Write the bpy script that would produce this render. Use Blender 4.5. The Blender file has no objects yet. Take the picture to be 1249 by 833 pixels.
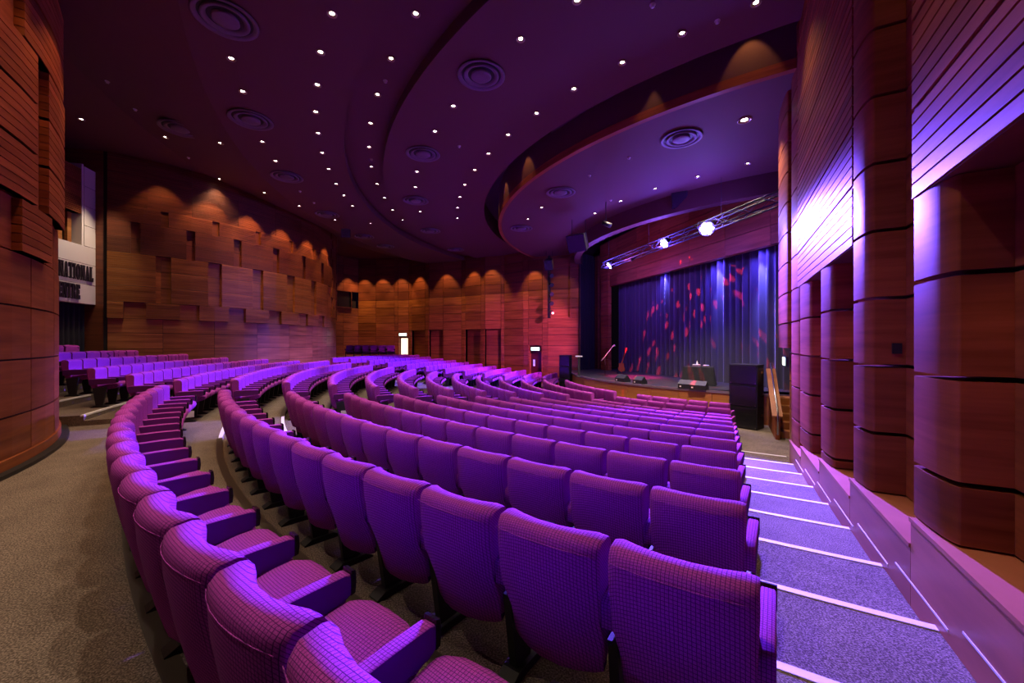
import bpy, bmesh, math, random
from mathutils import Vector, Matrix
random.seed(7)
S = bpy.context.scene
COL = S.collection
PI = math.pi
R = math.radians

# ------------------------------------------------------------------ camera
EZ = 1.70                       # eye height above the rear cross aisle
F_PX, CX, HY = 490.0, 624.5, 418.5
cam = bpy.data.cameras.new('camera')
cam.sensor_width = 36.0
cam.lens = 36.0 * F_PX / 1249.0
cam.shift_y = (HY - 416.5) / 1249.0
cam.clip_start = 0.02
cam.clip_end = 200
co = bpy.data.objects.new('camera', cam)
co.location = (0, 0, EZ)
co.rotation_euler = (R(90), 0, 0)
COL.objects.link(co)
S.camera = co

# ------------------------------------------------------------------ world, exposure
w = bpy.data.worlds.new('world')
S.world = w
w.use_nodes = True
w.node_tree.nodes['Background'].inputs[0].default_value = (0.10, 0.05, 0.14, 1)
w.node_tree.nodes['Background'].inputs[1].default_value = 0.02
S.view_settings.view_transform = 'Standard'
S.view_settings.look = 'None'
S.view_settings.gamma = 1.0
S.view_settings.exposure = 0.0
S.view_settings.use_curve_mapping = False
S.cycles.use_denoising = True
S.cycles.max_bounces = 6
S.cycles.diffuse_bounces = 4
S.cycles.glossy_bounces = 3
S.cycles.sample_clamp_indirect = 4.0
S.cycles.caustics_reflective = False
S.cycles.caustics_refractive = False

# light strengths (the lamps themselves are built with their fixtures below)
P_HOUSE = 185.0       # recessed downlights over the audience
P_WASH = 110.0        # wall washers
P_STAGE = 15000.0     # blue lamps on the stage truss
WARM = (1.0, 0.78, 0.56)
AMBER = (1.0, 0.46, 0.16)
BLUE = (0.16, 0.075, 1.0)
P_SPILL = 380.0      # stray light of the stage lamps

# ------------------------------------------------------------------ plan geometry (metres)
C = Vector((11.84, 18.58))       # centre of the seating arcs
K = Vector((13.30, 21.18))       # centre of the stage apron arc
AX = Vector((math.sin(R(256.1)), math.cos(R(256.1))))     # axis: from stage to the back
UX = Vector((-0.2402, 0.9707))                            # across the hall to the far side
WD = Vector((math.sin(R(28)), math.cos(R(28))))           # right wall, towards the stage
WN = Vector((math.cos(R(28)), -math.sin(R(28))))          # right wall, outwards
ZC = EZ + 5.85                   # main ceiling
ZI = EZ + 5.40                   # ceiling in front of the stage

def pol(r, az, z=0.0):
    return Vector((C.x + r * math.sin(R(az)), C.y + r * math.cos(R(az)), z))
def rw(t, p, z=0.0):             # right wall coordinates: t along, p outwards
    q = WD * t + WN * p
    return Vector((q.x, q.y, z))
def ray(px, py):
    return Vector(((px - CX) / F_PX, 1.0, (HY - py) / F_PX))
def at_depth(px, py, d):
    v = ray(px, py) * d
    return Vector((v.x, v.y, v.z + EZ))
def ceil_z(r):
    if r < 12.6: return ZI
    if r < 16.95: return ZC
    if r < 18.1: return ZC + 0.28
    if r < 21.1: return ZC
    if r < 24.0: return ZC + 0.75 * (r - 21.1) / 2.9
    return ZC + 0.75
def on_ceiling(px, py):          # where a view ray of the survey meets the ceiling
    v = ray(px, py)
    d = 2.0
    while d < 45:
        x, y, z = v.x * d, v.y * d, EZ + v.z * d
        r = math.hypot(x - C.x, y - C.y)
        if z >= ceil_z(r): return Vector((x, y, ceil_z(r))), r
        d += 0.01
    return Vector((v.x * d, v.y * d, ZC)), 20.0
def on_circle(px, cx, cy, rad):  # where a view column meets an upright cylinder (near side): angle
    m = (px - CX) / F_PX
    a = 1 + m * m; b = -2 * (m * cx + cy); c = cx * cx + cy * cy - rad * rad
    disc = max(b * b - 4 * a * c, 0)
    d = (-b - math.sqrt(disc)) / (2 * a)
    return math.atan2(d - cy, m * d - cx)

# ------------------------------------------------------------------ materials
MATS = {}
def new_mat(name):
    m = bpy.data.materials.new(name)
    m.use_nodes = True
    MATS[name] = m
    return m, m.node_tree, m.node_tree.nodes['Principled BSDF']
def plain(name, col, rough=0.5, metal=0.0, spec=0.5):
    m, nt, b = new_mat(name)
    b.inputs['Base Color'].default_value = (*col, 1)
    b.inputs['Roughness'].default_value = rough
    b.inputs['Metallic'].default_value = metal
    b.inputs['Specular IOR Level'].default_value = spec
    return m
def glow(name, col, strength, base=(0.8, 0.8, 0.8)):
    m, nt, b = new_mat(name)
    b.inputs['Base Color'].default_value = (*base, 1)
    b.inputs['Emission Color'].default_value = (*col, 1)
    b.inputs['Emission Strength'].default_value = strength
    return m
def N(nt, t, **kw):
    n = nt.nodes.new(t)
    for k, v in kw.items(): setattr(n, k, v)
    return n
def ramp(nt, src, stops):
    r = N(nt, 'ShaderNodeValToRGB')
    e = r.color_ramp.elements
    e[0].position, e[0].color = stops[0][0], (*stops[0][1], 1)
    e[1].position, e[1].color = stops[-1][0], (*stops[-1][1], 1)
    for p, c in stops[1:-1]:
        x = e.new(p); x.color = (*c, 1)
    nt.links.new(src, r.inputs[0])
    return r
def wood(name, dark, light, rough=0.32, zs=9.0, vary=0.45, spec=0.4):
    m, nt, b = new_mat(name)
    g = N(nt, 'ShaderNodeNewGeometry')
    mp = N(nt, 'ShaderNodeMapping')
    mp.inputs['Scale'].default_value = (0.55, 0.55, zs)
    nt.links.new(g.outputs['Position'], mp.inputs['Vector'])
    oi = N(nt, 'ShaderNodeObjectInfo')
    ad = N(nt, 'ShaderNodeVectorMath', operation='ADD')
    sc = N(nt, 'ShaderNodeMath', operation='MULTIPLY'); sc.inputs[1].default_value = 37.0
    nt.links.new(oi.outputs['Random'], sc.inputs[0])
    cb = N(nt, 'ShaderNodeCombineXYZ')
    nt.links.new(sc.outputs[0], cb.inputs[0]); nt.links.new(sc.outputs[0], cb.inputs[2])
    nt.links.new(mp.outputs[0], ad.inputs[0]); nt.links.new(cb.outputs[0], ad.inputs[1])
    nz = N(nt, 'ShaderNodeTexNoise')
    nz.inputs['Scale'].default_value = 1.0
    nz.inputs['Detail'].default_value = 7.0
    nz.inputs['Roughness'].default_value = 0.62
    nt.links.new(ad.outputs[0], nz.inputs['Vector'])
    mid = tuple((a + c) / 2 for a, c in zip(dark, light))
    rp = ramp(nt, nz.outputs['Fac'], [(0.32, dark), (0.5, mid), (0.68, light)])
    hs = N(nt, 'ShaderNodeHueSaturation')
    mr = N(nt, 'ShaderNodeMapRange')
    mr.inputs['To Min'].default_value = 1 - vary * 0.5
    mr.inputs['To Max'].default_value = 1 + vary * 0.5
    nt.links.new(oi.outputs['Random'], mr.inputs['Value'])
    nt.links.new(mr.outputs[0], hs.inputs['Value'])
    nt.links.new(rp.outputs[0], hs.inputs['Color'])
    nt.links.new(hs.outputs[0], b.inputs['Base Color'])
    b.inputs['Roughness'].default_value = rough
    b.inputs['Specular IOR Level'].default_value = spec
    return m
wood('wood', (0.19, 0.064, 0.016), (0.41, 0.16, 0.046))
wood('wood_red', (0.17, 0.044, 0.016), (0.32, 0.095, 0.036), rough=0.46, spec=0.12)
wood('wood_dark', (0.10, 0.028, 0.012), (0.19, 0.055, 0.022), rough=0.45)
wood('wood_ledge', (0.31, 0.10, 0.06), (0.47, 0.17, 0.10), rough=0.35, zs=3, spec=0.3)
wood('wood_stage', (0.30, 0.10, 0.03), (0.42, 0.16, 0.05), rough=0.4)
plain('gap', (0.012, 0.006, 0.005), 0.8)
plain('black', (0.008, 0.008, 0.010), 0.55)
plain('black_gloss', (0.010, 0.010, 0.012), 0.25)
plain('black_cloth', (0.006, 0.006, 0.009), 0.9)
plain('white_panel', (0.62, 0.56, 0.50), 0.6)
plain('letter', (0.02, 0.012, 0.02), 0.4)
plain('white_paint', (0.80, 0.78, 0.82), 0.6)
plain('metal', (0.55, 0.55, 0.58), 0.25, 1.0)
plain('truss_metal', (0.05, 0.05, 0.06), 0.7, 0.0, 0.2)
plain('strip', (0.060, 0.045, 0.035), 0.5)
plain('vent_paint', (0.14, 0.09, 0.13), 0.5)
plain('ceiling', (0.105, 0.034, 0.034), 0.75)
plain('ceiling_dark', (0.05, 0.022, 0.018), 0.8)
plain('ring_metal', (0.35, 0.24, 0.2), 0.35, 0.6)
plain('door_red', (0.10, 0.02, 0.02), 0.35)
plain('plate', (0.75, 0.72, 0.75), 0.5)
plain('guitar', (0.30, 0.06, 0.02), 0.25)
glow('lamp_warm', (1.0, 0.86, 0.68), 30.0)
glow('lamp_bulb', (1.0, 0.82, 0.55), 60.0)
glow('lamp_blue', (0.62, 0.55, 1.0), 90.0)
glow('lamp_pink', (0.9, 0.5, 1.0), 40.0)
glow('lamp_red', (1.0, 0.05, 0.03), 30.0)
glow('exit_glow', (0.55, 1.0, 0.85), 2.6)
glow('door_glow', (1.0, 0.86, 0.58), 1.6)  # glowing door leaf stands in for light from beyond the doorway
glow('screen', (0.25, 0.3, 1.0), 1.0)

def carpet():
    m, nt, b = new_mat('carpet')
    g = N(nt, 'ShaderNodeNewGeometry')
    nz = N(nt, 'ShaderNodeTexNoise'); nz.inputs['Scale'].default_value = 105; nz.inputs['Detail'].default_value = 3
    n2 = N(nt, 'ShaderNodeTexNoise'); n2.inputs['Scale'].default_value = 2.2; n2.inputs['Detail'].default_value = 3
    nt.links.new(g.outputs['Position'], nz.inputs['Vector']); nt.links.new(g.outputs['Position'], n2.inputs['Vector'])
    rp = ramp(nt, nz.outputs['Fac'], [(0.36, (0.08, 0.062, 0.052)), (0.5, (0.165, 0.13, 0.108)), (0.66, (0.33, 0.265, 0.22))])
    r2 = ramp(nt, n2.outputs['Fac'], [(0.3, (0.82, 0.82, 0.82)), (0.7, (1.1, 1.1, 1.1))])
    mx = N(nt, 'ShaderNodeMix', data_type='RGBA', blend_type='MULTIPLY')
    mx.inputs[0].default_value = 1
    nt.links.new(rp.outputs[0], mx.inputs[6]); nt.links.new(r2.outputs[0], mx.inputs[7])
    nt.links.new(mx.outputs[2], b.inputs['Base Color'])
    bp = N(nt, 'ShaderNodeBump'); bp.inputs['Strength'].default_value = 0.5; bp.inputs['Distance'].default_value = 0.012
    nt.links.new(nz.outputs['Fac'], bp.inputs['Height']); nt.links.new(bp.outputs[0], b.inputs['Normal'])
    b.inputs['Roughness'].default_value = 0.95
    b.inputs['Specular IOR Level'].default_value = 0.1
carpet()

def fabric():
    m, nt, b = new_mat('fabric')
    tc = N(nt, 'ShaderNodeTexCoord')
    sp = N(nt, 'ShaderNodeSeparateXYZ')
    nt.links.new(tc.outputs['Object'], sp.inputs[0])
    ad = N(nt, 'ShaderNodeMath', operation='ADD')
    nt.links.new(sp.outputs[1], ad.inputs[0]); nt.links.new(sp.outputs[2], ad.inputs[1])
    def lines(src, pitch, width):
        dv = N(nt, 'ShaderNodeMath', operation='DIVIDE'); dv.inputs[1].default_value = pitch
        fr = N(nt, 'ShaderNodeMath', operation='FRACT')
        lt = N(nt, 'ShaderNodeMath', operation='LESS_THAN'); lt.inputs[1].default_value = width
        nt.links.new(src, dv.inputs[0]); nt.links.new(dv.outputs[0], fr.inputs[0]); nt.links.new(fr.outputs[0], lt.inputs[0])
        return lt.outputs[0]
    a = lines(sp.outputs[0], 0.0145, 0.17)
    c = lines(ad.outputs[0], 0.0145, 0.17)
    mxm = N(nt, 'ShaderNodeMath', operation='MAXIMUM')
    nt.links.new(a, mxm.inputs[0]); nt.links.new(c, mxm.inputs[1])
    nz = N(nt, 'ShaderNodeTexNoise'); nz.inputs['Scale'].default_value = 260; nz.inputs['Detail'].default_value = 1
    nt.links.new(tc.outputs['Object'], nz.inputs['Vector'])
    rp = ramp(nt, nz.outputs['Fac'], [(0.35, (0.34, 0.036, 0.36)), (0.65, (0.52, 0.075, 0.53))])
    mx = N(nt, 'ShaderNodeMix', data_type='RGBA')
    mx.inputs[7].default_value = (0.115, 0.018, 0.16, 1)
    nt.links.new(mxm.outputs[0], mx.inputs[0]); nt.links.new(rp.outputs[0], mx.inputs[6])
    nt.links.new(mx.outputs[2], b.inputs['Base Color'])
    b.inputs['Roughness'].default_value = 0.9
    b.inputs['Specular IOR Level'].default_value = 0.06
    b.inputs['Sheen Weight'].default_value = 0.03
    b.inputs['Sheen Roughness'].default_value = 0.4
    b.inputs['Sheen Tint'].default_value = (0.8, 0.5, 0.9, 1)
fabric()

def curtain_mat():
    m, nt, b = new_mat('curtain')
    b.inputs['Base Color'].default_value = (0.035, 0.03, 0.05, 1)
    b.inputs['Roughness'].default_value = 0.75
    b.inputs['Sheen Weight'].default_value = 0.5
curtain_mat()

def stagefloor():
    m, nt, b = new_mat('stage_floor')
    g = N(nt, 'ShaderNodeNewGeometry')
    nz = N(nt, 'ShaderNodeTexNoise'); nz.inputs['Scale'].default_value = 6; nz.inputs['Detail'].default_value = 5
    nt.links.new(g.outputs['Position'], nz.inputs['Vector'])
    rp = ramp(nt, nz.outputs['Fac'], [(0.3, (0.022, 0.020, 0.024)), (0.7, (0.06, 0.055, 0.065))])
    nt.links.new(rp.outputs[0], b.inputs['Base Color'])
    b.inputs['Roughness'].default_value = 0.35
stagefloor()

# ------------------------------------------------------------------ mesh helpers
class MB:
    def __init__(self):
        self.v, self.f, self.m, self.s = [], [], [], []
        self.mats = []
    def mi(self, mat):
        if mat not in self.mats: self.mats.append(mat)
        return self.mats.index(mat)
    def face(self, idx, mat, smooth=False):
        self.f.append(idx); self.m.append(self.mi(mat)); self.s.append(smooth)
    def quad(self, a, b, c, d, mat, smooth=False):
        n = len(self.v); self.v += [tuple(a), tuple(b), tuple(c), tuple(d)]
        self.face((n, n + 1, n + 2, n + 3), mat, smooth)
    def hexa(self, p, mat):                      # 8 corners: bottom 4 ccw, top 4 ccw
        n = len(self.v); self.v += [tuple(q) for q in p]
        for q in ((3, 2, 1, 0), (4, 5, 6, 7), (0, 1, 5, 4), (1, 2, 6, 5), (2, 3, 7, 6), (3, 0, 4, 7)):
            self.face(tuple(n + i for i in q), mat)
    def box(self, x0, x1, y0, y1, z0, z1, mat):
        self.hexa([(x0, y0, z0), (x1, y0, z0), (x1, y1, z0), (x0, y1, z0),
                   (x0, y0, z1), (x1, y0, z1), (x1, y1, z1), (x0, y1, z1)], mat)
    def prism(self, pts, z0, z1, mat, smooth=False):   # plan polygon, ccw
        n = len(self.v); k = len(pts)
        self.v += [(p[0], p[1], z0) for p in pts] + [(p[0], p[1], z1) for p in pts]
        self.face(tuple(n + i for i in reversed(range(k))), mat)
        self.face(tuple(n + k + i for i in range(k)), mat)
        for i in range(k):
            j = (i + 1) % k
            self.face((n + i, n + j, n + k + j, n + k + i), mat, smooth)
    def loft(self, rings, mat, caps=True, smooth=True):
        n = len(self.v); k = len(rings[0])
        for r_ in rings: self.v += [tuple(p) for p in r_]
        for a in range(len(rings) - 1):
            for i in range(k):
                j = (i + 1) % k
                self.face((n + a * k + i, n + a * k + j, n + (a + 1) * k + j, n + (a + 1) * k + i), mat, smooth)
        if caps:
            self.face(tuple(n + i for i in reversed(range(k))), mat)
            self.face(tuple(n + (len(rings) - 1) * k + i for i in range(k)), mat)
    def tube(self, pts, rad, mat, seg=8):
        pts = [Vector(p) for p in pts]
        rings = []
        for i, p in enumerate(pts):
            a = pts[max(i - 1, 0)]; c = pts[min(i + 1, len(pts) - 1)]
            d = (c - a).normalized()
            up = Vector((0, 0, 1)) if abs(d.z) < 0.9 else Vector((1, 0, 0))
            x = d.cross(up).normalized(); y = x.cross(d)
            rr = rad[i] if isinstance(rad, (list, tuple)) else rad
            rings.append([p + x * math.cos(2 * PI * q / seg) * rr + y * math.sin(2 * PI * q / seg) * rr for q in range(seg)])
        self.loft(rings, mat)
    def lathe(self, prof, mat, seg=24, smooth=True, closed=False):   # profile (r, z) round local z
        n = len(self.v); k = len(prof)
        for q in range(seg):
            a = 2 * PI * q / seg
            self.v += [(r_ * math.cos(a), r_ * math.sin(a), z) for r_, z in prof]
        for q in range(seg):
            p = (q + 1) % seg
            for i in range(k - 1):
                self.face((n + q * k + i, n + p * k + i, n + p * k + i + 1, n + q * k + i + 1), mat, smooth)
    def mesh(self, name):
        me = bpy.data.meshes.new(name)
        me.from_pydata(self.v, [], self.f)
        for m in self.mats: me.materials.append(MATS[m])
        me.polygons.foreach_set('material_index', self.m)
        me.polygons.foreach_set('use_smooth', self.s)
        me.update()
        bm = bmesh.new(); bm.from_mesh(me)
        bmesh.ops.recalc_face_normals(bm, faces=bm.faces)
        bm.to_mesh(me); bm.free()
        return me
    def build(self, name, parent=None, **kw):
        return put(name, self.mesh(name), parent, **kw)
def tag(o, label=None, cat=None, group=None, kind=None):
    if label: o['label'] = label
    if cat: o['category'] = cat
    if group: o['group'] = group
    if kind: o['kind'] = kind
    return o
def put(name, me, parent=None, loc=None, rotz=0.0, **kw):
    o = bpy.data.objects.new(name, me)
    COL.objects.link(o)
    if parent is not None: o.parent = parent
    if loc is not None: o.location = loc
    if rotz: o.rotation_euler = (0, 0, rotz)
    return tag(o, **kw)
def empty(name, loc=(0, 0, 0), rotz=0.0, **kw):
    return put(name, None, None, loc, rotz, **kw)
def lamp(name, kind, loc, power, col, size=0.05, spot=None, blend=0.5, aim=None, parent=None):
    l = bpy.data.lights.new(name, kind)
    l.energy = power; l.color = col
    if kind in ('SPOT', 'POINT'): l.shadow_soft_size = size
    if kind == 'SPOT': l.spot_size = R(spot); l.spot_blend = blend
    o = bpy.data.objects.new(name, l); COL.objects.link(o)
    o.location = loc
    if aim is not None:
        d = Vector(aim) - Vector(loc)
        o.rotation_euler = d.to_track_quat('-Z', 'Y').to_euler()
    return o
ORD = ['first', 'second', 'third', 'fourth', 'fifth', 'sixth', 'seventh', 'eighth', 'ninth', 'tenth', 'eleventh', 'twelfth',
       'thirteenth', 'fourteenth', 'fifteenth', 'sixteenth', 'seventeenth', 'eighteenth', 'nineteenth', 'twentieth',
       'twenty-first', 'twenty-second', 'twenty-third', 'twenty-fourth', 'twenty-fifth', 'twenty-sixth', 'twenty-seventh',
       'twenty-eighth', 'twenty-ninth', 'thirtieth']

# ------------------------------------------------------------------ rows and levels
ROWR = {1: 21.54}
for k in range(2, 14): ROWR[k] = 20.54 - 1.01 * (k - 2)
for k in range(0, -5, -1): ROWR[k] = 22.50 + 1.0 * (-k)
LEV = {1: 0.03, 0: 0.13, -1: 0.24, -2: 0.40, -3: 0.56, -4: 0.74}
for k in range(2, 14): LEV[k] = -0.098 * (min(k, 11) - 2)
FRONT = LEV[13]
AISLE = (235.7, 241.7, 270.5, 276.5)      # block boundaries in azimuth

# ------------------------------------------------------------------ floor
def band(mb, r0, r1, a0, a1, z0, z1, mat, step=1.5, riser=None):
    n = max(2, int((a1 - a0) / step))
    for i in range(n):
        b0 = a0 + (a1 - a0) * i / n; b1 = a0 + (a1 - a0) * (i + 1) / n
        mb.quad(pol(r0, b0, z0), pol(r0, b1, z0), pol(r1, b1, z1), pol(r1, b0, z1), mat, True)
        if riser is not None:
            mb.quad(pol(r0, b0, riser), pol(r0, b1, riser), pol(r0, b1, z0), pol(r0, b0, z0), mat)
mb = MB()
A0, A1 = 196.0, 330.0
for k in range(2, 13):
    band(mb, ROWR[k + 1] - 0.06, ROWR[k] - 0.06, A0, A1, LEV[k], LEV[k], 'carpet', riser=LEV[k + 1])
band(mb, 0.5, ROWR[13] - 0.06, 180, 360, FRONT, FRONT, 'carpet')
band(mb, ROWR[2] - 0.06, 22.02, A0, A1, LEV[1], LEV[1], 'carpet', riser=LEV[2])
band(mb, 22.02, 36, 190, 243.0, LEV[1], LEV[1], 'carpet')
starts = {0: 243.0, -1: 243.0, -2: 243.0, -3: 243.0, -4: 243.0}
for k in range(0, -5, -1):
    r0 = ROWR[k] - 0.48; r1 = ROWR[k] + 0.52 if k > -4 else 36
    band(mb, r0, r1, starts[k], A1, LEV[k], LEV[k], 'carpet', riser=LEV[k + 1])
for k in range(0, -5, -1):       # the side faces of the raised rear rows
    r0 = ROWR[k] - 0.48; r1 = ROWR[k] + 0.52 if k > -4 else 36
    mb.quad(pol(r0, 243, LEV[1]), pol(r1, 243, LEV[1]), pol(r1, 243, LEV[k]), pol(r0, 243, LEV[k]), 'carpet')
floor = mb.build('floor', kind='structure')

def arc_strip(r0, r1, a0, a1, z0, z1, mat, n):
    m = MB()
    rings = []
    for i in range(n + 1):
        a = a0 + (a1 - a0) * i / n
        rings.append([pol(r0, a, z0), pol(r1, a, z0), pol(r1, a, z1), pol(r0, a, z1)])
    m.loft(rings, mat, smooth=False)
    return m
def perp_az(r, p):               # azimuth on radius r at distance p from the right-wall line through the camera
    best = None
    for i in range(3000):
        a = 204 + i * 0.005
        q = pol(r, a)
        d = abs(q.x * WN.x + q.y * WN.y - p)
        if best is None or d < best[0]: best = (d, a)
    return best[1]
WALLP = 1.175
def az_right(k): return perp_az(ROWR[k], 0.11)
for k in range(1, 11):           # step edges: brown strip under the rows, white strip across the aisles
    rr = ROWR[k + 1] - 0.06; z = LEV[k]
    ar = perp_az(rr, 0.16); aw = perp_az(rr, WALLP)
    arc_strip(rr - 0.004, rr + 0.075, ar, AISLE[0], z - 0.03, z + 0.006, 'strip', 18).build('step_nosing', floor)
    arc_strip(rr - 0.006, rr + 0.055, aw, ar - 0.02, z - 0.03, z + 0.007, 'white_paint', 3).build('white_step_edge', floor, label='white painted step edge')
    arc_strip(rr - 0.006, rr + 0.055, AISLE[0] + 0.15, AISLE[1] - 0.15, z - 0.03, z + 0.007, 'white_paint', 6).build('white_step_edge', floor, label='white painted step edge')
    arc_strip(rr - 0.004, rr + 0.075, AISLE[1], AISLE[2], z - 0.03, z + 0.006, 'strip', 24).build('step_nosing', floor)
arc_strip(ROWR[1] - 0.20, ROWR[1] - 0.10, 212, AISLE[0] + 2.8, LEV[1] - 0.02, LEV[1] + 0.006, 'strip', 24).build('step_nosing', floor)
for k in (-1, -2, -3):
    rr = ROWR[k] - 0.48
    arc_strip(rr - 0.006, rr + 0.05, 243.0, 249.5, LEV[k] - 0.03, LEV[k] + 0.006, 'white_paint', 6).build('white_step_edge', floor)

# ------------------------------------------------------------------ ceiling
mb = MB()
def ring(r0, z0, r1, z1, mat, a0=192.0, a1=338.0, n=110):
    for i in range(n):
        b0 = a0 + (a1 - a0) * i / n; b1 = a0 + (a1 - a0) * (i + 1) / n
        mb.quad(pol(r0, b0, z0), pol(r0, b1, z0), pol(r1, b1, z1), pol(r1, b0, z1), mat, True)
ZS = ZC + 0.75
RI = 12.45
ring(13.1, ZS + 0.1, RI, ZS + 0.1, 'ceiling_dark')
ring(13.1, ZC, 13.1, ZS + 0.1, 'ceiling_dark')
ring(13.1, ZC, 16.95, ZC, 'ceiling')
ring(16.95, ZC, 16.95, ZC + 0.28, 'ceiling')
ring(16.95, ZC + 0.28, 18.1, ZC + 0.28, 'ceiling')
ring(18.1, ZC + 0.28, 18.1, ZC, 'ceiling')
ring(18.1, ZC, 21.1, ZC, 'ceiling')
ring(21.1, ZC, 24.0, ZC + 0.75, 'ceiling')
ring(24.0, ZC + 0.75, 38, ZC + 0.75, 'ceiling')
FR = 9.9
def kdir(az):
    q = pol(RI, az)
    d = Vector((q.x, q.y)) - K
    return d.normalized()
n = 110
for i in range(n):
    b0 = 186 + 156 * i / n; b1 = 186 + 156 * (i + 1) / n
    q0, q1 = pol(RI, b0, ZI), pol(RI, b1, ZI)
    d0, d1 = kdir(b0), kdir(b1)
    i0 = K + d0 * FR; i1 = K + d1 * FR
    mb.quad(q0, q1, (i1.x, i1.y, ZI), (i0.x, i0.y, ZI), 'ceiling', True)
    ZF = EZ + 4.74
    mb.quad((i0.x, i0.y, ZI), (i1.x, i1.y, ZI), (i1.x, i1.y, ZF), (i0.x, i0.y, ZF), 'ceiling', True)
    j0 = K + d0 * (FR - 0.35); j1 = K + d1 * (FR - 0.35)
    mb.quad((i0.x, i0.y, ZF), (i1.x, i1.y, ZF), (j1.x, j1.y, ZF), (j0.x, j0.y, ZF), 'ceiling', True)
    mb.quad((j0.x, j0.y, ZF), (j1.x, j1.y, ZF), (j1.x, j1.y, ZF + 1.6), (j0.x, j0.y, ZF + 1.6), 'ceiling_dark', True)
# the roof over the stage behind the downstand
pl = [(1, 10), (22, 4), (30, 34), (3, 34)]
mb.quad(*[(x, y, EZ + 6.3) for x, y in pl], 'ceiling_dark')
mb.build('ceiling', kind='structure')
# trim that closes the inner side of the lighting slot
m = MB()
rings = []
for i in range(91):
    a = 196 + (330 - 196) * i / 90
    rings.append([pol(RI - 0.12, a, ZI - 0.04), pol(RI + 0.02, a, ZI - 0.04), pol(RI + 0.02, a, ZI + 0.16), pol(RI - 0.12, a, ZI + 0.16)])
m.loft(rings, 'wood_red', smooth=False)
lip = m.build('trim_1', kind='structure')
m = MB()
for i in range(90):
    a = 196 + (330 - 196) * i / 90; b = 196 + (330 - 196) * (i + 1) / 90
    m.quad(pol(RI, a, ZI + 0.1), pol(RI, b, ZI + 0.1), pol(RI, b, ZS + 0.1), pol(RI, a, ZS + 0.1), 'ceiling', True)
m.build('trim_2', kind='structure')

# ------------------------------------------------------------------ generic curved / straight panels
def arc_pts(c, rad, a0, a1, n):
    return [(c[0] + rad * math.cos(a0 + (a1 - a0) * i / n), c[1] + rad * math.sin(a0 + (a1 - a0) * i / n)) for i in range(n + 1)]
def arc_block(c, rad, a0, a1, z0, z1, depth, mat, slats=0, seg=None, groove=0.012, gap=0.22):
    """upright block on a drum: front face stands `depth` proud of rad; slats > 0 gives real horizontal ribs"""
    n = seg or max(2, int(abs(a1 - a0) * rad / 0.45))
    m = MB()
    prof = [(0.0, z0), (depth, z0)]
    if slats:
        h = (z1 - z0) / slats
        for s in range(slats - 1):
            zt = z0 + h * (s + 1)
            prof += [(depth, zt - h * gap), (depth - groove, zt - h * gap), (depth - groove, zt), (depth, zt)]
    prof += [(depth, z1), (0.0, z1)]
    rings = []
    for i in range(n + 1):
        a = a0 + (a1 - a0) * i / n
        rings.append([(c[0] + (rad + o) * math.cos(a), c[1] + (rad + o) * math.sin(a), z) for o, z in prof])
    m.loft(rings, mat, smooth=False)
    return m
def flat_block(p0, p1, z0, z1, out, depth, mat, slats=0, groove=0.012, gap=0.2):
    """block between two plan points; `out` is the unit plan normal pointing into the hall"""
    m = MB()
    prof = [(0.0, z0), (depth, z0)]
    if slats:
        h = (z1 - z0) / slats
        for s in range(slats - 1):
            zt = z0 + h * (s + 1)
            prof += [(depth, zt - h * gap), (depth - groove, zt - h * gap), (depth - groove, zt), (depth, zt)]
    prof += [(depth, z1), (0.0, z1)]
    rings = [[(p[0] + out[0] * o, p[1] + out[1] * o, z) for o, z in prof] for p in (p0, p1)]
    m.loft(rings, mat, smooth=False)
    return m

# ------------------------------------------------------------------ far rear drum wall
FD = (-19.5, 21.3); FDR = 9.3
m = MB()
aa0 = on_circle(126, *FD, FDR); aa1 = aa0 + R(118)
pts = arc_pts(FD, FDR - 0.02, aa0, aa1, 60)
for i in range(60):
    m.quad((*pts[i], -0.5), (*pts[i + 1], -0.5), (*pts[i + 1], ZC + 0.8), (*pts[i], ZC + 0.8), 'gap', True)
p0 = pts[0]
q0 = (p0[0] - 2.5, p0[1] - 0.6)
m.quad((*p0, -0.5), (*q0, -0.5), (*q0, ZC + 0.8), (*p0, ZC + 0.8), 'wood_dark')
fdrum = m.build('wall_rear_far', kind='structure')
def fda(px): return on_circle(px, *FD, FDR)
a_end = aa1
def fd_row(pxs, z0, z1, depth, mat, slats=0, name='wood_panel', tail=None, gapm=0.006):
    edges = list(pxs)
    gk = dict(groove=0.03, gap=0.32) if slats else {}
    for e0, e1 in edges:
        a = fda(e0) + gapm / FDR; b = fda(e1) - gapm / FDR if not isinstance(e1, tuple) else e1[0]
        arc_block(FD, FDR - 0.01, a, b, EZ + z0 + 0.008, EZ + z1 - 0.008, depth, mat, slats, **gk).build(name, fdrum)
def chain(*x): return list(zip(x[:-1], x[1:]))
PL = chain(131, 198.8, 261.5, 313.5, 352.5, 380.7, 398)
a398 = fda(398)
for z0, z1 in ((-1.4, -0.75), (-0.75, -0.20), (-0.20, 0.36), (0.36, 0.87)):
    fd_row(PL, z0, z1, 0.03, 'wood')
    b = a398
    while b < a_end:
        arc_block(FD, FDR - 0.01, b + 0.0006, b + 0.17, EZ + z0 + 0.008, EZ + z1 - 0.008, 0.03, 'wood').build('wood_panel', fdrum); b += 0.171
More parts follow.
